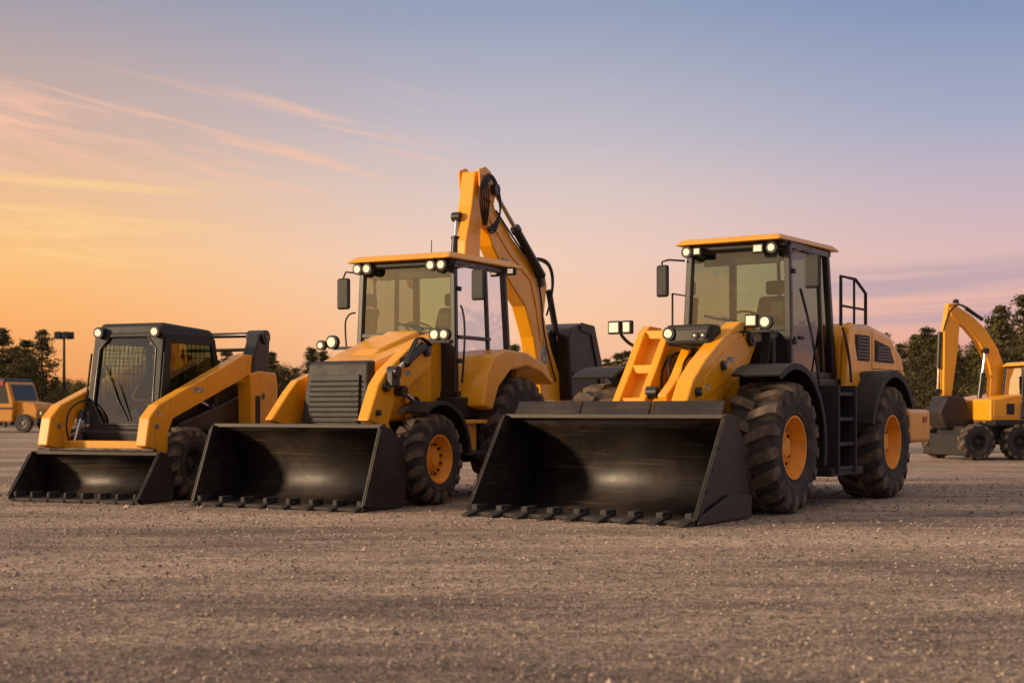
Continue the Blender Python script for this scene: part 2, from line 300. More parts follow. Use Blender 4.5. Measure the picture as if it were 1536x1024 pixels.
# ================================================================== WHEEL LOADER
def wheel_loader():
    global CUR
    CUR=empty('wheel_loader',(2.06,16.5,0),-R(90+33))
    for (x,s,n) in ((0,1,'front_l'),(0,-1,'front_r'),(-3.4,1,'rear_l'),(-3.4,-1,'rear_r')):
        wheel('wheel_'+n,x,s*1.02,0.735,0.735,0.60,0.345,nl=17,side=s,lugh=0.045)
    for x,n in ((0,'front'),(-3.4,'rear')):
        cyl('axle_'+n,(x,-0.85,0.73),(x,0.85,0.73),0.16,BLM); box('differential_'+n,x-0.3,x+0.3,-0.3,0.3,0.45,1.0,BLM,0.08)
    prof=[(2.16,0.03),(1.35,0.05),(1.15,0.08),(1.03,0.15),(0.94,0.25),(0.90,0.38),(0.90,0.52),(0.95,0.68),(1.05,0.83),(1.20,0.96),(1.38,1.08)]
    side=[(1.48,1.10),(2.20,0.05),(2.12,0.012),(0.90,0.012),(0.86,0.20),(0.865,0.54),(0.91,0.70),(1.02,0.87),(1.20,1.02),(1.30,1.09)]
    bucket('bucket',-1.60,1.10,prof,side,9,tw=0.13,tl=0.20)
    prism('bucket_corner_guard_l',[(0.90,0.014),(0.88,0.25),(1.45,0.28),(2.12,0.10),(2.20,0.014)],1.141,1.165,BKT,0.008)
    for i in range(3):
        a=-1.55+i*0.86
        hexa('spill_guard_%d'%(i+1),[(1.32,a+0.01,1.09),(1.36,a+0.01,1.09),(1.36,a+0.85,1.09),(1.32,a+0.85,1.09),(1.22,a+0.01,1.25),(1.26,a+0.01,1.25),(1.26,a+0.85,1.25),(1.22,a+0.85,1.25)],BKT,0.006)
    box('bucket_hinge_block',0.68,0.87,-0.6,0.5,0.35,0.75,BKT,0.03)
    armp=[(-0.72,2.02),(-0.55,2.16),(-0.2,2.17),(0.25,1.98),(0.75,1.70),(1.05,1.48),(1.24,1.20),(1.08,1.02),(0.85,0.78),(0.8,0.5),(0.6,0.5),(0.62,0.92),(0.45,1.18),(0.1,1.38),(-0.45,1.70)]
    prism('lift_arm_l',armp,0.36,0.56,YEL,0.02)
    prism('lift_arm_l_plate',[(-0.5,1.85),(-0.2,2.0),(0.3,1.8),(0.8,1.5),(0.9,1.25),(0.3,1.45)],0.562,0.575,YEL,0.006)
    label(0.15,0.576,1.72,0.16,0.07); label(0.75,0.576,1.40,0.08,0.06)
    armr=[(-0.40,1.95),(-0.28,2.13),(0.02,2.14),(0.16,2.05),(0.48,1.62),(0.74,1.30),(0.90,1.05),(0.82,0.55),(0.6,0.55),(0.6,0.9),(0.1,1.15),(-0.3,1.5)]
    prism('lift_arm_r_outer',armr,-0.60,-0.50,YEL,0.015)
    prism('lift_arm_r_inner',armr,-0.27,-0.18,YEL,0.015)
    for i,(x,z) in enumerate(((0.10,2.03),(0.42,1.62),(0.70,1.24))):
        beam('arm_rung_%d'%(i+1),(x,-0.51,z),(x,-0.26,z),0.05,0.10,YEL,0.01)
    quad('arm_web',[(-0.02,-0.51,2.02),(-0.02,-0.26,2.02),(0.68,-0.26,1.1),(0.68,-0.51,1.1)],YEL,0.02)
    bolt('arm_pin_l',-0.42,0.58,1.98,0.09); bolt('arm_pin_front_l',0.72,0.58,0.7,0.08); bolt('arm_pin_mid_l',0.35,0.57,1.65,0.055)
    bolt('arm_pin_elbow_l',0.98,0.57,1.35,0.05); bolt('arm_pin_r',-0.18,-0.17,2.0,0.06)
    cyl('arm_cross_tube',(0.60,-0.55,1.20),(0.60,0.5,1.20),0.10,YEL,24)
    prism('front_frame_l',[(-0.75,0.5),(-0.75,1.9),(-0.5,2.1),(-0.3,2.05),(0.1,1.4),(0.45,1.0),(0.6,0.5)],0.16,0.30,YEL,0.015)
    prism('front_frame_r',[(-0.75,0.5),(-0.75,1.9),(-0.5,2.1),(-0.3,2.05),(0.1,1.4),(0.45,1.0),(0.6,0.5)],-0.17,-0.1,YEL,0.015)
    box('front_frame_core',-0.7,0.30,-0.09,0.15,0.5,1.30,YEL,0.03)
    prism('bellcrank',[(0.0,1.85),(0.18,1.86),(0.50,1.5),(0.78,1.32),(0.74,1.15),(0.45,1.2),(0.2,1.5)],-0.02,0.10,YEL,0.015)
    bolt('bellcrank_pin',0.4,0.11,1.42,0.07)
    hyd('tilt_cylinder',(-0.55,0.04,1.55),(0.08,0.04,1.80),0.07,0.65)
    hyd('lift_cylinder_l',(-0.25,0.24,0.9),(0.68,0.33,1.35),0.06,0.55)
    hyd('lift_cylinder_r',(-0.25,-0.14,0.9),(0.65,-0.14,1.35),0.06,0.55)
    for i in range(9):
        y=-0.14+i*0.055; x=random.uniform(-0.1,0.1)
        tube('hose_%d'%(i+1),[(-0.45,y,1.7),(-0.1+x,y+0.02,1.86),(0.28+x,y-0.03,1.75),(0.42,y+random.uniform(-.05,.05),1.5),(0.35,y,1.2)],0.014,BLM)
    for i in range(4):
        tube('pillar_hose_%d'%(i+1),[(-0.6,0.60+i*0.03,1.6),(-0.75,0.62+i*0.03,2.0),(-0.55,0.61+i*0.02,2.25-i*0.02),(-0.3,0.6,2.2),(-0.25,0.55,2.0)],0.016,BLM)
    box('lamp_bar_box',0.10,0.40,-0.12,0.46,1.88,2.12,BLM,0.05)
    box('lamp_bar_slot',0.395,0.41,0.02,0.42,1.93,2.06,BLK,0.01)
    lamp('head_lamp_1',0.43,-0.06,2.02,0.12,0.10,True); lamp('head_lamp_2',0.43,0.27,1.99,0.05,0.05,True); lamp('head_lamp_3',0.43,0.37,1.99,0.05,0.05,True)
    lamp('road_lamp_r1',0.15,-0.92,2.13,0.14,0.13); lamp('road_lamp_r2',0.15,-0.75,2.13,0.10,0.13)
    tube('road_lamp_bracket_r',[(0.1,-0.85,2.05),(0.0,-0.75,1.85),(-0.1,-0.55,1.9)],0.02,BLM)
    lamp('road_lamp_l1',-0.1,0.72,2.17,0.13,0.12); lamp('road_lamp_l2',-0.1,0.89,2.15,0.13,0.12,True)
    beam('road_lamp_bracket_l',(-0.18,0.5,2.05),(-0.18,0.95,2.05),0.03,0.03,BLM)
    for s,n in ((1,'l'),(-1,'r')):
        y0,y1=(0.74,1.30) if s>0 else (-1.30,-0.74)
        fender('front_fender_'+n,0.02,0.74,0.93,195,60,y0,y1,BLM,0.035,0.07 if s>0 else 0)
        y0,y1=(0.80,1.30) if s>0 else (-1.30,-0.80)
        fender('rear_fender_'+n,-3.4,0.74,0.93,150,15,y0,y1,BLM,0.05,0.09 if s>0 else 0)
    prism('front_fender_stay',[(-0.9,0.5),(-0.9,1.3),(-0.75,1.6),(-0.6,1.6),(-0.75,1.2),(-0.78,0.5)],0.6,0.76,BLM,0.01)
    box('chassis',-4.9,-0.6,-0.42,0.42,0.5,1.15,BLM,0.03)
    box('cab_deck',-2.55,-1.0,-0.78,0.92,1.05,1.55,BLK,0.04)
    prism('cab_front_base',[(-1.05,1.3),(-0.85,1.5),(-0.85,2.0),(-1.05,2.1),(-1.3,2.1),(-1.3,1.3)],-0.48,0.70,BLK,0.03)
    box('step_tank',-2.35,-1.25,0.70,1.12,0.62,1.32,BLM,0.05)
    cyl('tank_cap',(-2.15,1.12,1.2),(-2.15,1.15,1.2),0.05,GREY,16)
    box('step_side_plate_a',-1.36,-1.31,1.0,1.32,0.40,1.45,BLM,0.01); box('step_side_plate_b',-1.95,-1.90,1.0,1.32,0.40,1.45,BLM,0.01)
    for i,z in enumerate((0.43,0.72,1.02,1.32)):
        box('step_%d'%(i+1),-1.92,-1.34,1.02,1.30,z,z+0.045,BLM,0.01)
    box('step_lower_box',-2.3,-1.2,0.95,1.28,0.36,0.46,BLM,0.02)
    tube('step_handrail',[(-1.25,1.1,1.45),(-1.22,1.05,2.0),(-1.15,0.9,2.6)],0.016,BLM)
    tube('step_handrail_rear',[(-2.35,1.1,1.5),(-2.45,1.05,1.9),(-2.45,0.95,2.2)],0.016,BLM)
    cab(-1.02,-2.45,-0.55,0.82,1.58,3.12,lean_f=0.06,lean_r=0.12,inset=0.05,ws=0.55,post=0.085)
    beam('door_frame_post',(-2.1,0.82,1.58),(-2.05,0.77,3.1),0.05,0.05,BLK)
    tube('door_inner_grab',[(-1.25,0.80,1.7),(-1.4,0.78,2.1),(-1.95,0.78,2.25)],0.014,BLM)
    box('door_handle',-1.35,-1.2,0.84,0.88,2.0,2.04,BLM,0.01)
    hexa('cab_roof',[(-0.82,-0.62,3.17),(-0.78,0.80,3.17),(-2.62,0.88,3.17),(-2.60,-0.64,3.17),(-0.92,-0.55,3.25),(-0.90,0.74,3.25),(-2.5,0.8,3.25),(-2.5,-0.55,3.25)],YEL,0.03)
    box('roof_liner',-2.5,-0.95,-0.55,0.78,3.10,3.168,BLM,0.01)
    interior(-1.85,0.12,2.0)
    lamp('work_lamp_1',-0.86,-0.46,3.09,0.11,0.08,True); lamp('work_lamp_2',-0.86,-0.32,3.09,0.09,0.08)
    lamp('work_lamp_3',-0.86,0.48,3.08,0.12,0.09); lamp('work_lamp_4',-0.86,0.65,3.08,0.11,0.08,True)
    tube('mirror_arm_r',[(-1.0,-0.55,3.0),(-0.95,-0.75,3.02),(-0.95,-0.84,3.0),(-0.95,-0.84,2.85)],0.013,BLM,False)
    box('mirror_r',-0.99,-0.93,-0.92,-0.75,2.56,2.96,BLM,0.03)
    tube('mirror_arm_l',[(-1.0,0.8,3.02),(-0.95,1.1,3.05),(-0.95,1.12,2.9)],0.013,BLM,False)
    box('mirror_l',-0.99,-0.93,1.03,1.23,2.58,2.98,BLM,0.03)
    wiper((-0.98,0.35,2.15),(-1.01,-0.05,2.28))
    hp=[(-2.55,1.15),(-2.55,2.05),(-2.75,2.27),(-3.6,2.30),(-4.4,2.20),(-4.95,1.92),(-5.18,1.5),(-5.22,1.1)]
    prism('engine_hood',hp,-0.90,0.93,YEL,0.09)
    box('hood_vent_frame',-3.52,-2.98,0.925,0.945,1.80,2.14,BLM,0.02)
    for i in range(7): box('vent_slat_%d'%i,-3.48,-3.02,0.94,0.958,1.83+i*0.044,1.845+i*0.044,BLK,0)
    prism('hood_louvre_frame',[(-3.75,1.80),(-3.75,2.10),(-4.35,2.02),(-4.55,1.80)],0.925,0.945,BLM,0.01)
    for i in range(5): box('louvre_slat_%d'%i,-4.35,-3.8,0.94,0.958,1.83+i*0.04,1.845+i*0.04,BLK,0)
    box('hood_seam_v',-3.64,-3.63,0.926,0.934,1.2,2.2,BLM,0); box('hood_seam_h',-5.05,-3.64,0.926,0.934,1.70,1.71,BLM,0)
    box('hood_latch',-4.6,-4.5,0.93,0.95,1.55,1.60,BLM,0.005); label(-4.2,0.931,1.5,0.2,0.06)
    prism('deck_panel',[(-2.38,1.3),(-2.50,2.2),(-2.62,2.28),(-2.95,1.5),(-2.95,1.3)],0.935,1.02,YEL,0.02)
    box('counterweight',-5.3,-4.35,-1.1,1.22,0.70,1.16,YEL,0.06)
    box('counterweight_lower',-5.2,-4.5,-0.8,0.8,0.5,0.71,BLM,0.03)
    box('tail_lamp',-5.1,-4.95,1.219,1.235,0.98,1.06,RED,0.01)
    for y in (0.82,):
        tube('guard_rail_a',[(-2.75,y,2.2),(-2.75,y,2.88),(-3.3,y,2.88),(-3.7,y,2.72),(-3.7,y,2.2)],0.022,BLM,False)
        tube('guard_rail_b',[(-2.78,y,2.5),(-3.68,y,2.5)],0.016,BLM,False)
        tube('guard_rail_c',[(-3.25,y,2.25),(-3.25,y,2.87)],0.016,BLM,False)
    tube('guard_rail_far',[(-1.0,-0.72,2.1),(-1.0,-0.72,2.6),(-1.5,-0.72,2.6),(-1.5,-0.72,2.1)],0.013,BLM,False)
    cyl('exhaust_pipe',(-4.0,-0.2,2.2),(-4.0,-0.2,2.4),0.05,BLM)

# ================================================================== BACKHOE LOADER
def backhoe():
    global CUR
    CUR=empty('backhoe_loader',(-1.79,17.79,0),-R(90+28.5))
    for s,n in ((1,'l'),(-1,'r')):
        wheel('front_wheel_'+n,0,s*0.86,0.555,0.555,0.40,0.29,nl=16,side=s,lugh=0.035,wrap=0.12)
        wheel('rear_wheel_'+n,-2.15,s*0.84,0.80,0.80,0.46,0.36,nl=18,side=s,lugh=0.04)
    cyl('front_axle',(0,-0.8,0.55),(0,0.8,0.55),0.09,BLM); cyl('rear_axle',(-2.15,-0.8,0.8),(-2.15,0.8,0.8),0.14,BLM)
    prof=[(1.50,0.03),(0.98,0.045),(0.85,0.08),(0.75,0.15),(0.69,0.25),(0.67,0.37),(0.69,0.52),(0.75,0.67),(0.85,0.80),(0.97,0.90),(1.10,0.96)]
    side=[(1.19,0.97),(1.55,0.06),(1.50,0.012),(0.70,0.012),(0.645,0.22),(0.64,0.40),(0.66,0.55),(0.72,0.71),(0.82,0.84),(0.98,0.95)]
    bucket('bucket',-1.50,0.95,prof,side,8,tw=0.10,tl=0.13)
    box('bucket_hinge_block',0.45,0.63,-0.7,0.6,0.35,0.7,BKT,0.03)
    armp=[(-0.30,1.98),(-0.05,2.02),(0.25,1.88),(0.70,1.62),(0.88,1.45),(1.10,1.03),(0.88,0.98),(0.62,0.68),(0.4,0.66),(0.66,1.0),(0.55,1.22),(0.1,1.5),(-0.3,1.7)]
    prism('lift_arm_l',armp,0.58,0.74,YEL,0.02)
    prism('lift_arm_r',[(-0.3,1.55),(0.2,1.62),(0.55,1.52),(0.72,1.38),(1.08,1.03),(0.86,0.98),(0.6,0.7),(0.4,0.7),(0.45,1.0),(0.2,1.3),(-0.3,1.35)],-0.80,-0.68,YEL,0.02)
    cyl('arm_cross_tube',(0.72,-0.7,0.85),(0.72,0.62,0.85),0.06,YEL)
    bolt('arm_pin_l',-0.15,0.75,1.88,0.07); bolt('arm_pin_elbow_l',0.76,0.75,1.42,0.055); bolt('arm_pin_front_l',0.92,0.75,1.12,0.035); label(0.25,0.742,1.60,0.12,0.06)
    hyd('lift_cylinder_l',(-0.3,0.80,1.05),(0.50,0.80,1.38),0.055,0.6)
    hyd('tilt_cylinder_l',(0.02,0.80,1.93),(0.68,0.82,1.60),0.06,0.6)
    box('tilt_link_l',0.60,0.76,0.76,0.86,1.42,1.62,BLK,0.02)
    for i in range(3): tube('arm_hose_%d'%i,[(-0.2,0.76+i*0.02,1.95),(0.1,0.80+i*0.02,2.08),(0.35,0.84+i*0.02,1.90),(0.5,0.86+i*0.02,1.7)],0.014,BLM)
    yc=-0.07
    hexa('engine_hood',[(0.55,yc-0.50,1.0),(0.55,yc+0.50,1.0),(-1.0,yc+0.56,1.0),(-1.0,yc-0.56,1.0),(0.50,yc-0.44,1.70),(0.50,yc+0.44,1.70),(-1.0,yc+0.54,2.16),(-1.0,yc-0.54,2.16)],YEL,0.06)
    hexa('hood_bulge',[(0.3,yc-0.22,1.70),(0.3,yc+0.22,1.70),(-0.9,yc+0.3,2.05),(-0.9,yc-0.3,2.05),(-0.1,yc-0.16,1.92),(-0.1,yc+0.16,1.92),(-0.9,yc+0.24,2.19),(-0.9,yc-0.24,2.19)],YEL,0.03)
    prism('hood_side_seam',[(0.42,1.30),(0.42,1.312),(-0.9,1.56),(-0.9,1.548)],yc+0.52,yc+0.535,BLM,0)
    hexa('grille_surround',[(0.68,yc-0.52,0.75),(0.68,yc+0.50,0.75),(0.5,yc+0.52,0.75),(0.5,yc-0.54,0.75),(0.56,yc-0.44,1.73),(0.56,yc+0.44,1.73),(0.42,yc+0.46,1.76),(0.42,yc-0.46,1.76)],BLM,0.03)
    hexa('grille_recess',[(0.70,yc-0.40,0.78),(0.70,yc+0.38,0.78),(0.66,yc+0.38,0.78),(0.66,yc-0.40,0.78),(0.605,yc-0.35,1.58),(0.605,yc+0.34,1.58),(0.56,yc+0.34,1.58),(0.56,yc-0.35,1.58)],BLM,0.005)
    for i in range(12):
        z=0.82+i*0.062; x=0.722-(z-0.78)*0.115
        hexa('grille_slat_%d'%(i+1),[(x,yc-0.36,z),(x,yc+0.35,z),(x-0.03,yc+0.35,z-0.012),(x-0.03,yc-0.36,z-0.012),(x,yc-0.36,z+0.012),(x,yc+0.35,z+0.012),(x-0.03,yc+0.35,z+0.012),(x-0.03,yc-0.36,z+0.012)],SEAT,0)
    box('loader_tower_l',-0.55,-0.05,0.50,0.585,0.8,1.98,YEL,0.02); box('loader_tower_r',-0.55,-0.05,-0.72,-0.64,0.8,1.60,YEL,0.02)
    box('chassis',-3.3,0.5,-0.38,0.38,0.45,1.02,BLM,0.03)
    for s,n in ((1,'l'),(-1,'r')):
        y0,y1=(0.66,1.06) if s>0 else (-1.06,-0.66)
        fender('front_fender_'+n,0,0.56,0.70,175,55,y0,y1,BLM,0.03,0.05 if s>0 else 0)
    box('side_tank_l',-1.15,-0.62,0.52,0.90,0.62,1.02,YEL,0.03); box('step_l',-1.2,-0.68,0.90,1.02,0.58,0.63,BLM,0.01)
    box('side_box_l',-1.25,-0.75,0.52,0.84,1.05,1.32,BLM,0.03); box('step_l_upper',-1.25,-0.70,0.84,1.0,0.98,1.03,YEL,0.01)
    box('cab_base',-2.6,-0.95,-0.8,0.66,0.95,1.36,BLK,0.03)
    cab(-0.96,-2.42,-0.82,0.68,1.36,3.06,lean_f=0.05,lean_r=0.10,inset=0.05,ws=0.78,post=0.08,midpost=0.62)
    interior(-1.75,-0.07,1.95)
    hexa('cab_roof',[(-0.78,-0.92,3.10),(-0.74,0.72,3.10),(-2.68,0.80,3.10),(-2.68,-0.92,3.10),(-0.9,-0.82,3.19),(-0.88,0.66,3.19),(-2.5,0.7,3.20),(-2.5,-0.82,3.20)],YEL,0.03)
    box('roof_liner',-2.5,-0.90,-0.80,0.66,3.03,3.098,BLM,0.01)
    for i,y in enumerate((-0.76,-0.61,0.38,0.54)): lamp('work_lamp_%d'%(i+1),-0.84,y,3.02,0.12,0.1,True)
    lamp('rear_work_lamp',-2.3,0.76,3.05,0.1,0.08)
    tube('antenna',[(-1.0,0.3,3.19),(-1.0,0.3,3.36)],0.006,BLM,False)
    tube('mirror_arm_r',[(-0.95,-0.82,2.98),(-0.92,-1.0,3.0),(-0.92,-1.05,2.9)],0.013,BLM,False); box('mirror_r',-0.96,-0.90,-1.14,-0.94,2.50,2.92,BLM,0.03)
    tube('mirror_arm_l',[(-0.98,0.68,2.98),(-0.95,0.98,3.0),(-0.95,1.0,2.9)],0.013,BLM,False); box('mirror_l',-0.99,-0.93,0.93,1.13,2.55,2.95,BLM,0.03)
    tube('handrail_r',[(-0.9,-0.95,1.8),(-0.88,-0.98,2.1),(-0.88,-0.98,2.45),(-0.93,-0.85,2.45)],0.012,BLM)
    tube('handrail_l',[(-1.0,0.76,1.5),(-1.0,0.80,1.9),(-1.0,0.80,2.4),(-1.0,0.74,2.5)],0.014,BLM)
    lamp('head_lamp_r',-0.45,-0.90,2.04,0.15,0.13,True); lamp('head_lamp_r2',-0.40,-1.04,2.0,0.10,0.10,True); box('head_lamp_arm_r',-0.52,-0.48,-0.9,-0.5,1.94,1.98,BLM,0.005)
    lamp('head_lamp_l1',-0.45,0.68,2.10,0.13,0.11,True); lamp('head_lamp_l2',-0.45,0.82,2.10,0.12,0.11,True); box('head_lamp_arm_l',-0.56,-0.46,0.5,0.9,1.99,2.03,BLM,0.005)
    wiper((-0.93,0.45,2.17),(-0.95,0.0,2.27))
    beam('door_bar',(-1.0,0.70,2.1),(-1.85,0.70,2.1),0.03,0.04,BLK)
    for s,n in ((1,'l'),(-1,'r')):
        y0,y1=(0.60,1.08) if s>0 else (-1.08,-0.60)
        fp=[(-1.00,1.20),(-1.12,1.62),(-1.32,1.86),(-1.62,1.95),(-2.2,1.93),(-2.7,1.80),(-3.0,1.55),(-2.95,1.50),(-2.6,1.66),(-2.2,1.74),(-1.75,1.68),(-1.42,1.45),(-1.25,1.15)]
        prism('rear_fender_'+n,fp,y0,y1,YEL,0.04)
        prism('rear_fender_inner_'+n,[(-1.0,1.0),(-1.1,1.6),(-1.6,1.9),(-2.6,1.8),(-2.9,1.0)],y0-0.01 if s>0 else y1-0.05,y0+0.05 if s>0 else y1+0.01,YEL,0.01)
    box('rear_frame',-3.4,-2.9,-0.9,0.9,0.5,1.3,YEL,0.04)
    box('swing_post',-3.9,-3.4,-0.22,0.22,0.55,1.35,BLK,0.04)
    prism('stabiliser_leg',[(-3.1,1.2),(-3.4,1.2),(-3.4,0.2),(-3.1,0.2)],0.9,1.02,BLK,0.02)
    boom=[(-2.66,4.48),(-2.84,4.44),(-3.02,4.05),(-3.55,3.66),(-4.05,3.40),(-4.58,3.28),(-4.66,3.05),(-4.56,2.60),(-4.8,2.1),(-5.15,1.62),(-5.5,1.35),(-5.4,1.1),(-4.5,1.1),(-4.46,1.5),(-4.22,2.25),(-3.95,2.70),(-3.45,3.04),(-2.95,3.50),(-2.66,3.95),(-2.56,4.38)]
    prism('boom',boom,-0.12,0.12,YEL,0.02)
    prism('boom_side_rib',[(-2.9,3.9),(-3.5,3.5),(-4.2,3.15),(-4.4,2.7),(-4.5,2.2),(-4.42,2.2),(-4.28,2.7),(-4.1,3.08),(-3.45,3.42),(-2.85,3.85)],0.121,0.135,YEL,0.004)
    label(-4.55,0.121,2.0,0.2,0.28); label(-3.3,0.121,3.32,0.2,0.06)
    prism('dipper_arm',[(-2.50,4.50),(-2.66,4.52),(-2.74,4.2),(-2.64,3.6),(-2.62,3.0),(-2.18,3.0),(-2.24,3.5),(-2.40,4.0)],-0.13,0.10,YEL,0.02)
    hyd('boom_cylinder',(-4.35,0.19,3.18),(-2.85,0.19,4.28),0.065,0.55)
    hyd('boom_cylinder_r',(-4.35,-0.19,3.25),(-2.85,-0.19,4.30),0.065,0.55)
    hyd('dipper_cylinder',(-2.20,-0.08,3.1),(-2.32,-0.10,3.85),0.055,0.6)
    for y,n in ((0.16,'l'),(-0.16,'r')): prism('boom_head_plate_'+n,[(-2.48,4.52),(-2.66,4.58),(-2.82,4.52),(-2.95,4.28),(-2.9,4.1),(-2.62,4.15),(-2.5,4.3)],y-0.015,y+0.015,YEL,0.006)
    bolt('boom_head_pin',-2.70,0,4.42,0.06,0.2,GREY); bolt('boom_knuckle_pin',-4.45,0,3.1,0.08,0.16,BLK); bolt('boom_pin_mid',-3.0,0,3.78,0.045,0.15,GREY); bolt('boom_pin_low',-4.6,0,1.7,0.05,0.15,GREY)
    for i in range(5):
        o=i*0.03
        tube('boom_hose_%d'%(i+1),[(-2.60,0.18+o*0.3,3.75),(-2.30-o,0.26+o,4.0),(-2.42-o,0.24,4.40+o),(-2.78,0.24,4.5-o),(-2.98,0.26,4.1-o),(-2.85+o,0.25,3.8-o*2),(-2.62,0.22,3.70)],0.013,BLM)
    for i in range(3):
        o=i*0.03
        tube('knuckle_hose_%d'%(i+1),[(-4.1,0.15,3.42),(-4.45,0.2,3.42+o),(-4.72-o,0.18,3.25),(-4.72,0.17,2.85),(-4.6,0.14,2.6)],0.015,BLM)
    tube('boom_pipe',[(-3.0,0.15,4.0),(-3.6,0.15,3.60),(-4.2,0.15,3.3),(-4.4,0.15,2.9),(-4.5,0.15,2.2),(-4.9,0.15,1.6)],0.014,BLM)
    hyd('bucket_cylinder',(-4.75,0.1,3.0),(-5.15,0.12,1.9),0.05,0.6)
    prism('rear_link',[(-4.7,2.3),(-4.9,2.4),(-5.3,1.9),(-5.15,1.75)],-0.08,0.08,BLK,0.01)
    bb=[(-5.0,2.30),(-5.12,2.44),(-5.45,2.52),(-5.85,2.48),(-6.02,2.15),(-6.3,1.55),(-6.2,1.35),(-5.1,1.30)]
    prism('rear_bucket',bb,-0.32,0.32,BKT,0.05)
    prism('rear_bucket_rib',[(-5.4,2.53),(-5.9,2.50),(-6.35,1.55),(-6.15,1.5),(-5.78,2.35),(-5.4,2.40)],0.322,0.345,BKT,0.01)
    prism('rear_bucket_rib_2',[(-5.15,1.75),(-6.25,1.75),(-6.25,1.68),(-5.15,1.68)],0.322,0.335,BKT,0.005)

# ================================================================== SKID STEER
def skid():
    global CUR
    CUR=empty('skid_steer_loader',(-5.0,18.66,0),-R(90+22))
    for s,n in ((1,'l'),(-1,'r')):
        wheel('front_wheel_'+n,-0.02,s*0.82,0.47,0.47,0.34,0.20,nl=14,side=s,lugh=0.035,wrap=0.1,rimmat=BLM)
        wheel('rear_wheel_'+n,-1.18,s*0.82,0.47,0.47,0.34,0.20,nl=14,side=s,lugh=0.035,wrap=0.1,rimmat=BLM)
    prof=[(1.08,0.03),(0.70,0.04),(0.58,0.07),(0.48,0.13),(0.43,0.22),(0.43,0.34),(0.47,0.46),(0.54,0.55),(0.62,0.60)]
    side=[(0.70,0.62),(1.14,0.06),(1.10,0.012),(0.40,0.012),(0.38,0.30),(0.43,0.49),(0.52,0.61)]
    bucket('bucket',-1.02,0.93,prof,side,8,tw=0.07,tl=0.07)
    beam('bucket_top_rail',(0.66,-0.95,0.655),(0.66,0.86,0.655),0.06,0.03,EDG,0.004)
    arm=[(0.34,0.48),(0.44,0.56),(0.70,0.68),(0.82,0.70),(0.74,1.06),(0.55,1.22),(-1.40,1.92),(-1.95,1.92),(-1.98,1.64),(-1.55,1.64),(0.25,1.04),(0.36,0.85)]
    for s,n in ((1,'l'),(-1,'r')):
        y0,y1=(0.68,0.84) if s>0 else (-0.84,-0.68)
        prism('lift_arm_'+n,arm,y0,y1,YEL,0.018)
        prism('rear_tower_'+n,[(-1.52,0.75),(-1.5,1.66),(-1.72,1.70),(-2.15,1.68),(-2.2,1.5),(-2.18,0.75)],y0-0.02,y1+0.05,YEL,0.02)
        box('tower_slot_'+n,-1.72,-1.60,y1+0.051,y1+0.056,0.95,1.35,BLM,0)
        prism('tower_link_'+n,[(-1.55,1.60),(-1.60,1.9),(-1.75,2.22),(-1.9,2.28),(-2.02,2.2),(-2.0,1.9),(-1.9,1.6)],y0-0.01,y1+0.03,BLK,0.02)
        bolt('tower_pin_'+n,-1.88,(y0+y1)/2,2.18,0.10,0.14); bolt('arm_front_pin_'+n,0.60,(y0+y1)/2,0.95,0.035,0.095,GREY); bolt('tower_low_pin_'+n,-1.8,(y0+y1)/2,1.35,0.05,0.14,GREY)
        bolt('arm_rear_pin_'+n,-1.72,(y0+y1)/2,1.78,0.05,0.095,GREY)
        ys=0.60*s
        hyd('tilt_cylinder_'+n,(0.22,ys,1.15),(0.42,ys,0.66),0.04,0.2)
        hyd('lift_cylinder_'+n,(-1.7,ys*1.0,0.95),(-0.4,ys*1.0,1.35),0.05,0.6)
        tube('arm_hose_'+n,[(0.1,ys*0.98,1.3),(0.45,ys*0.98,1.25),(0.60,ys*0.98,0.95),(0.5,ys*0.98,0.75)],0.012,BLM)
    label(-0.3,0.842,1.42,0.22,0.07); label(0.55,0.842,1.10,0.06,0.06)
    tube('rear_cross_tube',[(-1.9,-0.78,2.2),(-1.95,-0.7,2.22),(-1.95,0.7,2.22),(-1.9,0.78,2.2)],0.04,BLK,False)
    tube('rear_cross_tube_low',[(-1.75,-0.78,2.0),(-1.75,0.78,2.0)],0.025,BLK,False)
    box('front_crossmember',0.36,0.52,-0.68,0.68,0.63,0.76,YEL,0.02)
    box('quick_attach',0.34,0.39,-0.7,0.62,0.35,0.62,BLM,0.01)
    box('chassis',-2.05,0.15,-0.60,0.60,0.30,0.95,BLM,0.04)
    prism('rear_body',[(-1.1,0.9),(-1.1,1.35),(-1.25,1.62),(-2.0,1.5),(-2.15,1.1),(-2.12,0.4),(-1.1,0.4)],-0.58,0.58,BLK,0.05)
    prism('wheel_guard_l',[(-0.15,0.86),(-0.15,0.98),(-1.6,1.35),(-1.6,0.86)],0.55,0.66,BLK,0.02)
    prism('foot_well',[(0.18,0.55),(0.22,0.88),(0.05,0.95),(-0.2,0.95),(-0.2,0.55)],-0.55,0.52,BLM,0.03)
    zb,zt=0.90,2.27
    yl,yr=0.50,-0.58
    fx=0.14; tx=-0.06; rx=-1.18
    bm=bmesh.new()
    def P(y,z,o=0):
        t=(z-zb)/(zt-zb); return (fx+(tx-fx)*t+o,y,z)
    outer=[(yr+0.10,zb),(yl-0.10,zb),(yl+0.02,1.2),(yl,zt-0.12),(yl-0.10,zt-0.02),(yr+0.10,zt-0.02),(yr,zt-0.12),(yr-0.02,1.2)]
    inner=[(yr+0.24,zb+0.06),(yl-0.24,zb+0.06),(yl-0.07,1.22),(yl-0.09,zt-0.32),(yl-0.24,zt-0.15),(yr+0.24,zt-0.15),(yr+0.09,zt-0.32),(yr+0.07,1.22)]
    O=[bm.verts.new(P(*q)) for q in outer]; I=[bm.verts.new(P(*q)) for q in inner]
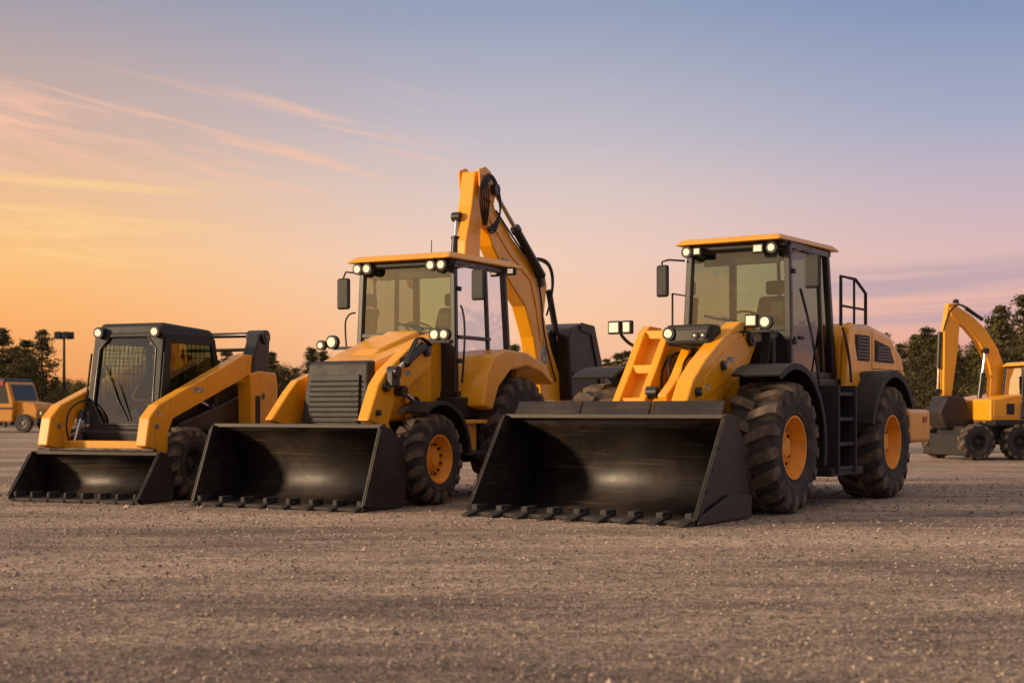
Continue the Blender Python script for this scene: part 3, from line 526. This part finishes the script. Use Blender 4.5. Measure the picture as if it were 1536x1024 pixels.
    for i in range(8): bm.faces.new([O[i],O[(i+1)%8],I[(i+1)%8],I[i]])
    finish(bm,'front_frame',BLM,0.01,solid=0.06)
    bm=bmesh.new(); bm.faces.new([bm.verts.new(P(*q)) for q in inner]); finish(bm,'front_door_glass',GLS,0)
    tube('door_seal',[P(q[0],q[1],0.02) for q in inner]+[P(inner[0][0],inner[0][1],0.02)],0.02,BLK,False)
    hexa('cab_roof',[(0.02,yr,zt-0.17),(0.02,yl,zt-0.17),(rx-0.06,yl,zt-0.17),(rx-0.06,yr,zt-0.17),(-0.08,yr+0.04,zt+0.03),(-0.08,yl-0.04,zt+0.03),(rx,yl-0.04,zt-0.02),(rx,yr+0.04,zt-0.02)],BLM,0.05)
    for s,y,n in ((1,yl,'l'),(-1,yr,'r')):
        bm=bmesh.new()
        out=[(0.10,zb),(-0.05,zt-0.15),(rx+0.02,zt-0.15),(rx-0.10,1.62),(rx-0.02,1.3),(-0.2,zb)]
        inn=[(-0.10,1.28),(-0.16,zt-0.24),(rx+0.09,zt-0.24),(rx+0.03,1.72),(rx+0.12,1.55),(-0.2,1.22)]
        O=[bm.verts.new((q[0],y,q[1])) for q in out]; I=[bm.verts.new((q[0],y,q[1])) for q in inn]
        for i in range(6): bm.faces.new([O[i],O[(i+1)%6],I[(i+1)%6],I[i]])
        finish(bm,'side_frame_'+n,BLM,0.01,solid=0.05)
        bm=bmesh.new(); bm.faces.new([bm.verts.new((q[0],y,q[1])) for q in inn]); finish(bm,'side_glass_'+n,GLD if s>0 else GLS,0)
        for i in range(9):
            x=-0.18-i*0.1; beam('side_grid_v_%s%d'%(n,i),(x,y-0.03*s,1.40),(x,y-0.03*s,zt-0.22),0.008,0.008,BLM,0)
        for i in range(6):
            z=1.45+i*0.1; beam('side_grid_h_%s%d'%(n,i),(-0.14,y-0.03*s,z),(rx+0.06,y-0.03*s,z),0.008,0.008,BLM,0)
    quad('rear_glass',[(rx-0.02,yr+0.05,1.4),(rx-0.02,yl-0.05,1.4),(rx+0.02,yl-0.05,zt-0.2),(rx+0.02,yr+0.05,zt-0.2)],GLS)
    box('rear_cab_frame',rx-0.06,rx,yr,yl,1.0,1.42,BLK,0.02)
    for i in range(15):
        y=yr+0.12+i*0.06; beam('screen_v_%d'%i,(-0.02,y,1.62),(-0.10,y,zt-0.2),0.007,0.007,GREY,0)
    for i in range(9):
        z=1.62+i*0.055; beam('screen_h_%d'%i,(-0.03-i*0.008,yr+0.10,z),(-0.03-i*0.008,yl-0.10,z),0.007,0.007,GREY,0)
    box('seat_cushion',-0.85,-0.45,-0.28,0.2,1.1,1.22,SEAT,0.05)
    hexa('seat_backrest',[(-0.95,-0.27,1.15),(-0.83,-0.27,1.15),(-0.83,0.19,1.15),(-0.95,0.19,1.15),(-1.02,-0.22,1.75),(-0.92,-0.22,1.75),(-0.92,0.14,1.75),(-1.02,0.14,1.75)],SEAT,0.05)
    tube('lap_bar',[(-0.6,-0.3,1.5),(-0.35,-0.3,1.3),(-0.3,-0.04,1.28),(-0.35,0.22,1.3),(-0.6,0.22,1.5)],0.018,YEL)
    for y in (-0.34,0.28): tube('joystick_%d'%(1 if y<0 else 2),[(-0.4,y,1.0),(-0.35,y,1.35)],0.02,BLM)
    beam('wiper_arm',(0.13,0.05,1.02),(0.08,-0.25,1.45),0.018,0.018,BLM,0.003); beam('wiper_blade',(0.10,-0.12,1.25),(0.05,-0.36,1.72),0.015,0.03,BLM,0.003)
    beam('wiper_arm_2',(0.13,0.10,1.02),(0.08,-0.14,1.5),0.015,0.015,BLM,0.003)
    lamp('work_lamp_r',0.06,yr+0.10,zt-0.10,0.12,0.1,True); lamp('work_lamp_l',0.06,yl-0.09,zt-0.10,0.12,0.1,True)
    tube('grab_rail_r',[(0.14,yr-0.04,1.0),(0.08,yr-0.07,1.4),(0.0,yr-0.05,1.9)],0.014,BLM)
    tube('grab_rail_l',[(0.14,yl+0.03,1.0),(0.08,yl+0.05,1.4),(0.0,yl+0.03,1.9)],0.014,BLM)

# ================================================================== background vehicles
def excavator():
    global CUR
    CUR=empty('wheeled_excavator',(11.95,33.8,0),R(180+12))
    for i,x in enumerate((-1.6,0.45,1.5)):
        for s in (1,-1): wheel('wheel_%d%s'%(i+1,'l' if s>0 else 'r'),x,s*0.85,0.42,0.42,0.3,0.17,nl=12,side=s,lugh=0.02,wrap=0.06,rimmat=BLM)
    box('undercarriage',-2.0,1.7,-0.6,0.6,0.35,0.78,BLM,0.04)
    box('blade',1.70,1.85,-1.0,1.0,0.1,0.6,BLM,0.03)
    cyl('slew_ring',(-0.4,0,0.7),(-0.4,0,0.92),0.6,BLM)
    prism('upper_body',[(1.2,0.9),(1.2,1.40),(0.6,1.50),(-1.8,1.7),(-2.1,1.5),(-2.1,0.9)],-0.95,0.95,YEL,0.05)
    box('body_skirt',-1.8,1.1,0.6,0.97,0.80,0.93,BLM,0.02)
    box('body_door',0.50,1.12,0.951,0.965,1.0,1.35,YEL,0.02); box('body_vent',0.60,0.80,0.966,0.972,1.05,1.30,BLM,0)
    cab(0.42,-0.85,0.10,0.96,0.98,2.16,lean_f=0.10,lean_r=0.05,inset=0.04,ws=0.1,post=0.06)
    hexa('cab_roof',[(0.40,0.05,2.18),(0.40,1.0,2.18),(-1.0,1.0,2.18),(-1.0,0.05,2.18),(0.30,0.1,2.27),(0.30,0.95,2.27),(-0.95,0.95,2.27),(-0.95,0.1,2.27)],YEL,0.03)
    box('seat_backrest',-0.55,-0.4,0.3,0.75,1.2,1.85,SEAT,0.05)
    prism('boom',[(0.62,1.3),(0.22,1.5),(0.25,2.15),(0.42,2.60),(0.72,3.05),(1.10,3.38),(1.52,3.62),(1.68,3.55),(1.62,3.35),(1.25,3.10),(0.92,2.75),(0.68,2.3),(0.58,1.9)],-0.26,-0.02,YEL,0.02)
    prism('dipper_arm',[(1.46,3.68),(1.70,3.66),(1.80,3.0),(1.82,1.5),(1.62,1.4),(1.44,2.6),(1.40,3.2)],-0.23,-0.05,YEL,0.02)
    hyd('boom_cylinder',(0.95,0.02,1.35),(0.78,0.02,2.55),0.06,0.55); hyd('dipper_cylinder',(0.75,-0.15,3.30),(1.45,-0.15,3.72),0.045,0.6)
    hyd('bucket_cylinder',(1.86,-0.15,3.0),(1.92,-0.15,1.6),0.05,0.6)
    prism('bucket',[(1.4,1.45),(1.85,1.5),(2.05,1.1),(1.9,0.72),(1.45,0.65),(1.2,0.9)],-0.5,0.2,BKT,0.05)
    tube('hose',[(0.9,0.0,3.30),(1.3,0.05,3.65),(1.70,0.0,3.6),(1.85,0.0,3.0)],0.02,BLM)
def bus():
    global CUR
    CUR=empty('school_bus',(-25.3,74,0),R(-14))
    yb=dirty('bus_yellow',(0.55,0.23,0.012),(0.3,0.13,0.03),0.45)
    prism('body',[(-9,0.55),(0,0.55),(0.05,1.6),(-0.25,2.55),(-0.6,2.72),(-8.7,2.72),(-9,2.5)],-1.2,1.2,yb,0.08)
    prism('hood',[(0,0.6),(1.25,0.6),(1.28,1.2),(1.1,1.5),(0,1.65)],-0.95,0.95,yb,0.08)
    prism('window_band',[(-8.6,1.50),(-0.20,1.50),(-0.4,2.4),(-8.6,2.4)],-1.215,-1.2,BLK,0.0)
    for i in range(7): box('window_post_%d'%i,-8.0+i*1.15,-7.92+i*1.15,-1.225,-1.214,1.5,2.4,yb,0)
    prism('front_window',[(0.06,1.65),(-0.21,2.48),(-0.24,2.48),(0.03,1.65)],-1.0,1.0,GLD,0)
    box('roof_stripe',-8.8,-0.4,-1.22,1.22,2.38,2.78,NAVY,0.05)
    box('rub_rail',-8.9,0,-1.23,-1.2,1.2,1.3,BLM,0); box('bumper',1.25,1.4,-1.1,1.1,0.5,0.75,BLM,0.03)
    box('red_panel',-1.6,-0.5,-1.25,-1.22,2.42,2.66,RED,0)
    lamp('head_lamp',1.30,-0.7,1.0,0.2,0.2,True); lamp('head_lamp_b',1.30,0.7,1.0,0.2,0.2,True)
    for x in (0.55,-6.5):
        for s in (1,-1): wheel('wheel_%s%s'%('f' if x>0 else 'r','l' if s>0 else 'r'),x,s*1.0,0.48,0.48,0.28,0.25,nl=14,side=s,lugh=0.015,wrap=0.05,rimmat=GREY)
def car(loc,rot,mat):
    global CUR
    CUR=empty('parked_car',loc,rot)
    prism('body',[(-2.1,0.35),(2.1,0.35),(2.15,0.7),(1.95,0.88),(0.95,1.0),(-1.8,1.02),(-2.15,0.9)],-0.88,0.88,mat,0.08)
    prism('cabin',[(0.95,0.98),(0.25,1.5),(-1.3,1.52),(-1.9,1.0)],-0.75,0.75,mat,0.06)
    prism('side_glass',[(0.75,1.02),(0.2,1.43),(-1.2,1.45),(-1.65,1.02)],-0.765,0.765,GLD,0.0)
    for x in (1.35,-1.3):
        for s in (1,-1): wheel('wheel_%s%s'%('f' if x>0 else 'r','l' if s>0 else 'r'),x,s*0.78,0.33,0.33,0.22,0.2,nl=20,side=s,lugh=0.01,wrap=0.04,rimmat=GREY)
def trailer():
    global CUR
    CUR=empty('dump_trailer',(3.6,38,0),R(180))
    prism('tub',[(-2.6,0.9),(2.2,0.9),(2.5,2.15),(-2.9,2.15)],-1.1,1.1,GREY,0.03)
    box('top_rail_l',-2.95,2.55,1.08,1.2,2.12,2.28,YEL,0.02); box('top_rail_r',-2.95,2.55,-1.2,-1.08,2.12,2.28,YEL,0.02)
    for i in range(7): box('rib_%d'%i,-2.4+i*0.75,-2.3+i*0.75,1.1,1.18,0.95,2.1,GREY,0.01)
    box('chassis',-2.8,3.6,-0.5,0.5,0.6,0.88,BLM,0.02)
    for x in (-1.4,-0.4):
        for s in (1,-1): wheel('wheel_%d%s'%(int(x*10),'l' if s>0 else 'r'),x,s*0.95,0.45,0.45,0.3,0.22,nl=14,side=s,lugh=0.015,wrap=0.05)
def mast():
    global CUR
    CUR=empty('floodlight_mast',(-31.5,100,0),0)
    cyl('pole',(0,0,0),(0,0,6.3),0.13,BLM,12,0.08)
    torus('crown_ring',(0,0,6.3),0.45,0.06,BLM,0)
    for i in range(6):
        a=i*math.pi/3; x,y=0.5*math.cos(a),0.5*math.sin(a)
        box('floodlight_%d'%(i+1),x-0.18,x+0.18,y-0.12,y+0.12,6.15,6.65,BLM,0.03)

wheel_loader(); backhoe(); skid(); excavator(); bus(); car((-22.6,82,0),R(20),NAVY); trailer(); mast()
CUR=None
# ------------------------------------------------------------------ trees
def leafmat(name,c1,c2):
    m,nt,b=newmat(name); L=nt.links.new
    tc=N(nt,'ShaderNodeTexCoord'); n1=N(nt,'ShaderNodeTexNoise'); n1.inputs['Scale'].default_value=1.1; n1.inputs['Detail'].default_value=4
    L(tc.outputs['Object'],n1.inputs[0]); cr=N(nt,'ShaderNodeMapRange'); cr.inputs[1].default_value=0.35; cr.inputs[2].default_value=0.65; L(n1.outputs[0],cr.inputs[0])
    mx=N(nt,'ShaderNodeMix',data_type='RGBA'); mx.inputs[6].default_value=(*c1,1); mx.inputs[7].default_value=(*c2,1); L(cr.outputs[0],mx.inputs[0]); L(mx.outputs[2],b.inputs['Base Color'])
    b.inputs['Roughness'].default_value=0.8; b.inputs['Specular IOR Level'].default_value=0.15
    return m
LF1=leafmat('pine_needles',(0.04,0.045,0.018),(0.12,0.10,0.038)); LF2=leafmat('leaves',(0.06,0.062,0.024),(0.17,0.125,0.048))  # leaf colours lightened, distance haze is mixed into them
BARK=dirty('bark',(0.09,0.055,0.035),(0.04,0.025,0.015),0.9)
def tree_mesh(name,kind,H,seed,mat,n=4400):
    rnd=random.Random(seed); bm=bmesh.new()
    def cone(p0,p1,r0,r1,seg=7):
        p0=Vector(p0);p1=Vector(p1);t=(p1-p0).normalized();u=Vector((0,0,1)) if abs(t.z)<0.9 else Vector((1,0,0)); s=t.cross(u).normalized();u=s.cross(t)
        A=[bm.verts.new(p0+(s*math.cos(2*math.pi*i/seg)+u*math.sin(2*math.pi*i/seg))*r0) for i in range(seg)]
        B=[bm.verts.new(p1+(s*math.cos(2*math.pi*i/seg)+u*math.sin(2*math.pi*i/seg))*r1) for i in range(seg)]
        for i in range(seg):
            f=bm.faces.new([A[i],A[(i+1)%seg],B[(i+1)%seg],B[i]]); f.material_index=1
    lean=rnd.uniform(-0.3,0.3)
    cone((0,0,0),(lean*0.5,0,H*0.5),H*0.018,H*0.012); cone((lean*0.5,0,H*0.5),(lean,0,H*0.96),H*0.012,0.02)
    clumps=[]
    if kind=='pine':
        z=H*0.18
        while z<H*1.0:
            t=min(1,(z-H*0.18)/(H*0.82)); rad=H*0.23*(1-t)**0.65*rnd.uniform(0.6,1.2)+0.12
            k=rnd.randint(4,6); a0=rnd.uniform(0,6)
            for i in range(k):
                a=a0+i*2*math.pi/k+rnd.uniform(-.4,.4); rr=rad*rnd.uniform(0.7,1.15); tx=lean*z/H
                e=Vector((tx+rr*math.cos(a),rr*math.sin(a),z+rr*0.12+rnd.uniform(-.12,.12)))
                cone((tx,0,z),e,0.03,0.01,4)
                for q in (0.35,0.62,0.9): clumps.append((Vector((tx,0,z)).lerp(e,q),0.16+rr*0.17,0.6))
            z+=H*rnd.uniform(0.04,0.07)
    else:
        for i in range(26):
            a=rnd.uniform(0,6.28); el=rnd.uniform(-0.7,1.5); rr=H*0.27*rnd.uniform(0.45,1.1)
            p=Vector((lean+rr*math.cos(a)*math.cos(el),rr*math.sin(a)*math.cos(el),H*0.58+rr*math.sin(el)*1.35))
            cone((lean*0.6,0,H*rnd.uniform(0.3,0.6)),p,0.05,0.015,4); clumps.append((p,H*rnd.uniform(0.07,0.125),0.85))
    for i in range(n):
        c,r,fl=rnd.choice(clumps)
        d=Vector((rnd.gauss(0,1),rnd.gauss(0,1),rnd.gauss(0,1)*fl))*r*0.62; p=c+d
        s=rnd.uniform(0.05,0.12); nrm=Vector((rnd.gauss(0,1),rnd.gauss(0,1),rnd.gauss(0,1)+0.5)).normalized()
        u=nrm.orthogonal().normalized(); w=nrm.cross(u); an=rnd.uniform(0,6.28); u,w=u*math.cos(an)+w*math.sin(an),w*math.cos(an)-u*math.sin(an)
        f=bm.faces.new([bm.verts.new(p-u*s),bm.verts.new(p+w*s*0.6),bm.verts.new(p+u*s),bm.verts.new(p-w*s*0.5)]); f.material_index=0
    me=bpy.data.meshes.new(name); bm.to_mesh(me); bm.free(); me.materials.append(mat); me.materials.append(BARK); return me
PM=[tree_mesh('pine_mesh_%d'%i,'pine',7.0,i,LF1) for i in range(4)]
BMh=[tree_mesh('broad_mesh_%d'%i,'broad',6.0,20+i,LF2) for i in range(3)]
line=empty('distant_trees',(0,0,0),0)
def put(me,x,y,s,parent,name,wd=(1.0,1.25)):
    o=bpy.data.objects.new(name,me); scene.collection.objects.link(o); o.location=(x,y,-0.05); o.scale=(s*random.uniform(*wd),s*random.uniform(*wd),s); o.rotation_euler=(0,0,random.uniform(0,6)); o.parent=parent; return o
k=0
az=-34
while az<36:
    for row in range(3):
        D=110+row*10+random.uniform(-4,4); a=R(az+random.uniform(-.4,.4)); x=D*math.tan(a)
        if az<-18.6: hh=random.uniform(0.70,1.0)
        elif az<-14: hh=random.uniform(0.50,0.66)
        elif az<12: hh=random.uniform(0.70,0.95)
        else: hh=random.uniform(0.85,1.15)
        me=random.choice(PM if random.random()<0.7 else BMh); k+=1
        put(me,x,D,hh,line,'tree_%d'%k)
        if row==0:
            for q in range(2): k+=1; put(random.choice(BMh),x+random.uniform(-1,1),D-3-q,random.uniform(0.38,0.55),line,'bush_%d'%k)
    az+=0.72
for (px,D,hm,me) in ((8,96,6.8,0),(38,100,6.2,2),(60,98,6.9,1),(1372,88,5.4,3),(1392,92,6.6,0),(1416,90,5.6,2),(1505,80,7.2,1),(1530,84,8.1,2),(1560,82,7.2,0),(1490,88,7.0,0),(1468,95,5.8,3),(-20,98,6.6,1)):
    put(PM[me],(px-768)/2133*D,D,hm/7.0,None,'pine_tree',(1.0,1.2))
# ------------------------------------------------------------------ ground
def ground():
    bm=bmesh.new()
    S=900
    xs=[-S,-60,-20,20,60,S]; ys=[-60,0,10,30,60,120,S]
    g=[[bm.verts.new((x,y,0)) for x in xs] for y in ys]
    for j in range(len(ys)-1):
        for i in range(len(xs)-1): bm.faces.new([g[j][i],g[j][i+1],g[j+1][i+1],g[j+1][i]])
    m,nt,b=newmat('gravel_ground'); L=nt.links.new
    tc=N(nt,'ShaderNodeTexCoord')
    def noise(sc,det,rough,stretch=None,rot=6):
        n=N(nt,'ShaderNodeTexNoise'); n.inputs['Scale'].default_value=sc; n.inputs['Detail'].default_value=det; n.inputs['Roughness'].default_value=rough
        if stretch:
            mp=N(nt,'ShaderNodeMapping'); mp.inputs['Scale'].default_value=stretch; mp.inputs['Rotation'].default_value=(0,0,R(rot)); L(tc.outputs['Object'],mp.inputs[0]); L(mp.outputs[0],n.inputs[0])
        else: L(tc.outputs['Object'],n.inputs[0])
        return n
    a=noise(0.42,6,0.6,(0.3,1.3,1),8); c=noise(22,6,0.75); e=noise(1.6,5,0.65,(0.35,1.6,1),-5); c2=noise(6,5,0.7)
    cr=N(nt,'ShaderNodeValToRGB'); cr.color_ramp.elements[0].position=0.39; cr.color_ramp.elements[0].color=(0.19,0.135,0.102,1); cr.color_ramp.elements[1].position=0.61; cr.color_ramp.elements[1].color=(0.60,0.44,0.315,1)
    mm=N(nt,'ShaderNodeMix',data_type='FLOAT'); mm.inputs[0].default_value=0.42; L(a.outputs[0],mm.inputs[2]); L(e.outputs[0],mm.inputs[3]); L(mm.outputs[0],cr.inputs[0])
    vo=N(nt,'ShaderNodeTexVoronoi'); vo.inputs['Scale'].default_value=48; L(tc.outputs['Object'],vo.inputs['Vector'])
    hs=N(nt,'ShaderNodeSeparateColor'); L(vo.outputs['Color'],hs.inputs[0])
    sp=N(nt,'ShaderNodeMapRange'); sp.inputs[3].default_value=0.36; sp.inputs[4].default_value=1.55; L(hs.outputs[0],sp.inputs[0])
    sp2=N(nt,'ShaderNodeMapRange'); sp2.inputs[1].default_value=0.32; sp2.inputs[2].default_value=0.68; sp2.inputs[3].default_value=0.45; sp2.inputs[4].default_value=1.4; L(c.outputs[0],sp2.inputs[0])
    sp3=N(nt,'ShaderNodeMapRange'); sp3.inputs[1].default_value=0.32; sp3.inputs[2].default_value=0.68; sp3.inputs[3].default_value=0.7; sp3.inputs[4].default_value=1.2; L(c2.outputs[0],sp3.inputs[0])
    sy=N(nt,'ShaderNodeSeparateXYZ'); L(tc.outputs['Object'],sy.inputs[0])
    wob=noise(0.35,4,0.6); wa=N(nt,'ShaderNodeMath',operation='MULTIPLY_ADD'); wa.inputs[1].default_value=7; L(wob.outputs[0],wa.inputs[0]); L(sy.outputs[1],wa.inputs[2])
    pd=N(nt,'ShaderNodeMapRange',interpolation_type='SMOOTHSTEP'); pd.inputs[1].default_value=8.5; pd.inputs[2].default_value=14.5; pd.inputs[3].default_value=0.66; pd.inputs[4].default_value=1.0; L(wa.outputs[0],pd.inputs[0])  # vignette-like falloff towards the camera, put into the gravel colour
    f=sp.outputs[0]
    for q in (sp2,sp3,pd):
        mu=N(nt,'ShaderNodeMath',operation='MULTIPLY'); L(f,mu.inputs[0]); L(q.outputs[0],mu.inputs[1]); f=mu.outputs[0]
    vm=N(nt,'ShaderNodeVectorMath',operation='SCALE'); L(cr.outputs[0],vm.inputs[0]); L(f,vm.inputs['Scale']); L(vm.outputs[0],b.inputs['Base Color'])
    b.inputs['Roughness'].default_value=0.75; b.inputs['Specular IOR Level'].default_value=0.35
    bp=N(nt,'ShaderNodeBump'); bp.inputs['Strength'].default_value=1.0; bp.inputs['Distance'].default_value=0.014
    ad=N(nt,'ShaderNodeMath',operation='ADD'); L(vo.outputs['Distance'],ad.inputs[0]); L(c.outputs[0],ad.inputs[1]); L(ad.outputs[0],bp.inputs['Height'])
    bp2=N(nt,'ShaderNodeBump'); bp2.inputs['Strength'].default_value=0.6; bp2.inputs['Distance'].default_value=0.10; L(e.outputs[0],bp2.inputs['Height']); L(bp2.outputs[0],bp.inputs['Normal']); L(bp.outputs[0],b.inputs['Normal'])
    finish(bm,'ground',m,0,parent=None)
    bm=bmesh.new(); rnd=random.Random(3)
    for i in range(34000):
        y=5+19*rnd.random()**1.5; x=rnd.uniform(-0.42,0.42)*y*1.15; r=rnd.choice((0.004,0.005,0.006,0.008,0.012))*rnd.uniform(0.8,1.3)*(0.8+y/20)
        if rnd.random()<0.012: r*=2.0
        a=rnd.uniform(0,6.28); p=[]
        for q in range(4):
            an=a+q*math.pi/2+rnd.uniform(-.4,.4); rr=r*rnd.uniform(.7,1.2); p.append(bm.verts.new((x+rr*math.cos(an),y+rr*math.sin(an),0.001)))
        t=bm.verts.new((x+rnd.uniform(-.3,.3)*r,y+rnd.uniform(-.3,.3)*r,r*rnd.uniform(.6,1.1)))
        mi=rnd.choice((0,0,1,2,2,2))
        for q in range(4): bm.faces.new([p[q],p[(q+1)%4],t]).material_index=mi
    st=[dirty('stone_%d'%i,c_,(0.25,0.18,0.13),0.8) for i,c_ in enumerate(((0.11,0.085,0.068),(0.42,0.33,0.25),(0.25,0.19,0.15)))]
    finish(bm,'gravel',st,0,parent=None)
ground()
# ------------------------------------------------------------------ sky
w=bpy.data.worlds.new('World'); scene.world=w; w.use_nodes=True
nt=w.node_tree; nt.nodes.clear(); L=nt.links.new
out=N(nt,'ShaderNodeOutputWorld'); bg=N(nt,'ShaderNodeBackground'); bg2=N(nt,'ShaderNodeBackground'); addS=N(nt,'ShaderNodeAddShader')
SUN_EL,SUN_AZ=R(13),R(-104)   # azimuth measured from +Y towards +X
sky=N(nt,'ShaderNodeTexSky'); sky.sky_type='NISHITA'; sky.sun_disc=False; sky.sun_elevation=SUN_EL; sky.sun_rotation=SUN_AZ; sky.dust_density=3
L(sky.outputs[0],bg2.inputs[0]); bg2.inputs[1].default_value=0.015
tc=N(nt,'ShaderNodeTexCoord'); sx=N(nt,'ShaderNodeSeparateXYZ'); L(tc.outputs['Generated'],sx.inputs[0])
def lin(c): 
    return tuple(((v/255)/12.92 if v/255<=0.04045 else ((v/255+0.055)/1.055)**2.4) for v in c)
def ramp(stops):
    mr=N(nt,'ShaderNodeMapRange'); mr.inputs[2].default_value=0.8; L(sx.outputs[2],mr.inputs[0])
    r=N(nt,'ShaderNodeValToRGB'); L(mr.outputs[0],r.inputs[0]); cr=r.color_ramp; cr.interpolation='LINEAR'
    while len(cr.elements)<len(stops): cr.elements.new(0.5)
    for e_,(p,c) in zip(cr.elements,stops): e_.position=p/0.8; e_.color=(*lin(c),1)
    return r
HI=(214,194,180)  # overhead sky out of view, brightened as added warm fill light
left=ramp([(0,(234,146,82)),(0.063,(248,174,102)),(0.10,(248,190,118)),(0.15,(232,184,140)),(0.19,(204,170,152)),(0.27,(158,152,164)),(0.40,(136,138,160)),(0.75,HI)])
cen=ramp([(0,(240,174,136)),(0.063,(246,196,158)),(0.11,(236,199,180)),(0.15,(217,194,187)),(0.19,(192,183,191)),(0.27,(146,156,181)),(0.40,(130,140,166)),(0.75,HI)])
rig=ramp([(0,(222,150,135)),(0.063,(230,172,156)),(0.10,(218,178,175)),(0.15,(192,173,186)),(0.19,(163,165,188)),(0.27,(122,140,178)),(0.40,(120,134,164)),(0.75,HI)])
m1=N(nt,'ShaderNodeMapRange',interpolation_type='SMOOTHSTEP'); m1.inputs[1].default_value=-0.36; m1.inputs[2].default_value=0.0; L(sx.outputs[0],m1.inputs[0])
m2=N(nt,'ShaderNodeMapRange',interpolation_type='SMOOTHSTEP'); m2.inputs[1].default_value=0.0; m2.inputs[2].default_value=0.34; L(sx.outputs[0],m2.inputs[0])
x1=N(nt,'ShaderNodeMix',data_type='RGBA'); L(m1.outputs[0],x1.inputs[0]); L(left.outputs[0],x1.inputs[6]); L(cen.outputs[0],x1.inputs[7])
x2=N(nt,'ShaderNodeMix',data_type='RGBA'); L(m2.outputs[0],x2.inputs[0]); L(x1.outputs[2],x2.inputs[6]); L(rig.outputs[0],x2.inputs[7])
def cloud(scale,rot,loc,lo,hi,amt,col,zlo,zhi,src,xr):
    mp=N(nt,'ShaderNodeMapping'); mp.inputs['Scale'].default_value=scale; mp.inputs['Location'].default_value=loc
    m0=N(nt,'ShaderNodeMapping'); m0.inputs['Rotation'].default_value=rot; L(tc.outputs['Generated'],m0.inputs[0]); L(m0.outputs[0],mp.inputs[0])
    n=N(nt,'ShaderNodeTexNoise'); n.inputs['Scale'].default_value=1; n.inputs['Detail'].default_value=8; n.inputs['Roughness'].default_value=0.58; n.inputs['Distortion'].default_value=0.5; L(mp.outputs[0],n.inputs[0])
    r=N(nt,'ShaderNodeMapRange',interpolation_type='SMOOTHSTEP'); r.inputs[1].default_value=lo; r.inputs[2].default_value=hi; r.inputs[4].default_value=amt; L(n.outputs[0],r.inputs[0])
    z1=N(nt,'ShaderNodeMapRange',interpolation_type='SMOOTHSTEP'); z1.inputs[1].default_value=zlo[0]; z1.inputs[2].default_value=zlo[1]; L(sx.outputs[2],z1.inputs[0])
    z2=N(nt,'ShaderNodeMapRange',interpolation_type='SMOOTHSTEP'); z2.inputs[1].default_value=zhi[0]; z2.inputs[2].default_value=zhi[1]; z2.inputs[3].default_value=1; z2.inputs[4].default_value=0; L(sx.outputs[2],z2.inputs[0])
    xx=N(nt,'ShaderNodeMapRange',interpolation_type='SMOOTHSTEP'); xx.inputs[1].default_value=xr[0]; xx.inputs[2].default_value=xr[1]; L(sx.outputs[0],xx.inputs[0])
    f=r.outputs[0]
    for q in (z1,z2,xx):
        mu=N(nt,'ShaderNodeMath',operation='MULTIPLY'); L(f,mu.inputs[0]); L(q.outputs[0],mu.inputs[1]); f=mu.outputs[0]
    mx=N(nt,'ShaderNodeMix',data_type='RGBA'); mx.inputs[7].default_value=(*lin(col),1); L(f,mx.inputs[0]); L(src,mx.inputs[6]); return mx.outputs[2]
s=cloud((5,5,62),(0,R(-12),0),(3.6,0,3.3),0.46,0.66,0.85,(246,190,160),(0.14,0.17),(0.19,0.235),x2.outputs[2],(0.0,-0.16))
s=cloud((4,4,55),(0,R(-3),0),(7.4,2,0.2),0.45,0.66,0.8,(253,206,138),(0.08,0.11),(0.15,0.17),s,(-0.15,-0.30))
s=cloud((3,3,45),(0,R(3),0),(1.2,5,4.3),0.42,0.62,0.85,(182,156,168),(0.05,0.065),(0.09,0.11),s,(0.08,0.24))
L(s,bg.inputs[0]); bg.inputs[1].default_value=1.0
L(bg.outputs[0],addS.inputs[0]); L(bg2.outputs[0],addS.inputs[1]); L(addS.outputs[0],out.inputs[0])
sl=bpy.data.lights.new('sun','SUN'); sl.energy=4.5; sl.angle=R(6); sl.color=(1.0,0.73,0.46)
so=bpy.data.objects.new('sun',sl); scene.collection.objects.link(so)
d=Vector((math.sin(SUN_AZ)*math.cos(SUN_EL),math.cos(SUN_AZ)*math.cos(SUN_EL),math.sin(SUN_EL)))
so.rotation_euler=d.to_track_quat('Z','Y').to_euler()
cd=bpy.data.cameras.new('camera'); cam=bpy.data.objects.new('camera',cd); scene.collection.objects.link(cam); scene.camera=cam
cam.location=(0,0,1.15); cam.rotation_euler=(R(90),0,0); cd.lens=2133/1536*36; cd.sensor_width=36; cd.shift_y=(615-512)/1536
cd.clip_end=3000; cd.dof.use_dof=True; cd.dof.focus_distance=16.8; cd.dof.aperture_fstop=2.4
scene.view_settings.view_transform='Standard'; scene.view_settings.look='None'; scene.view_settings.exposure=0
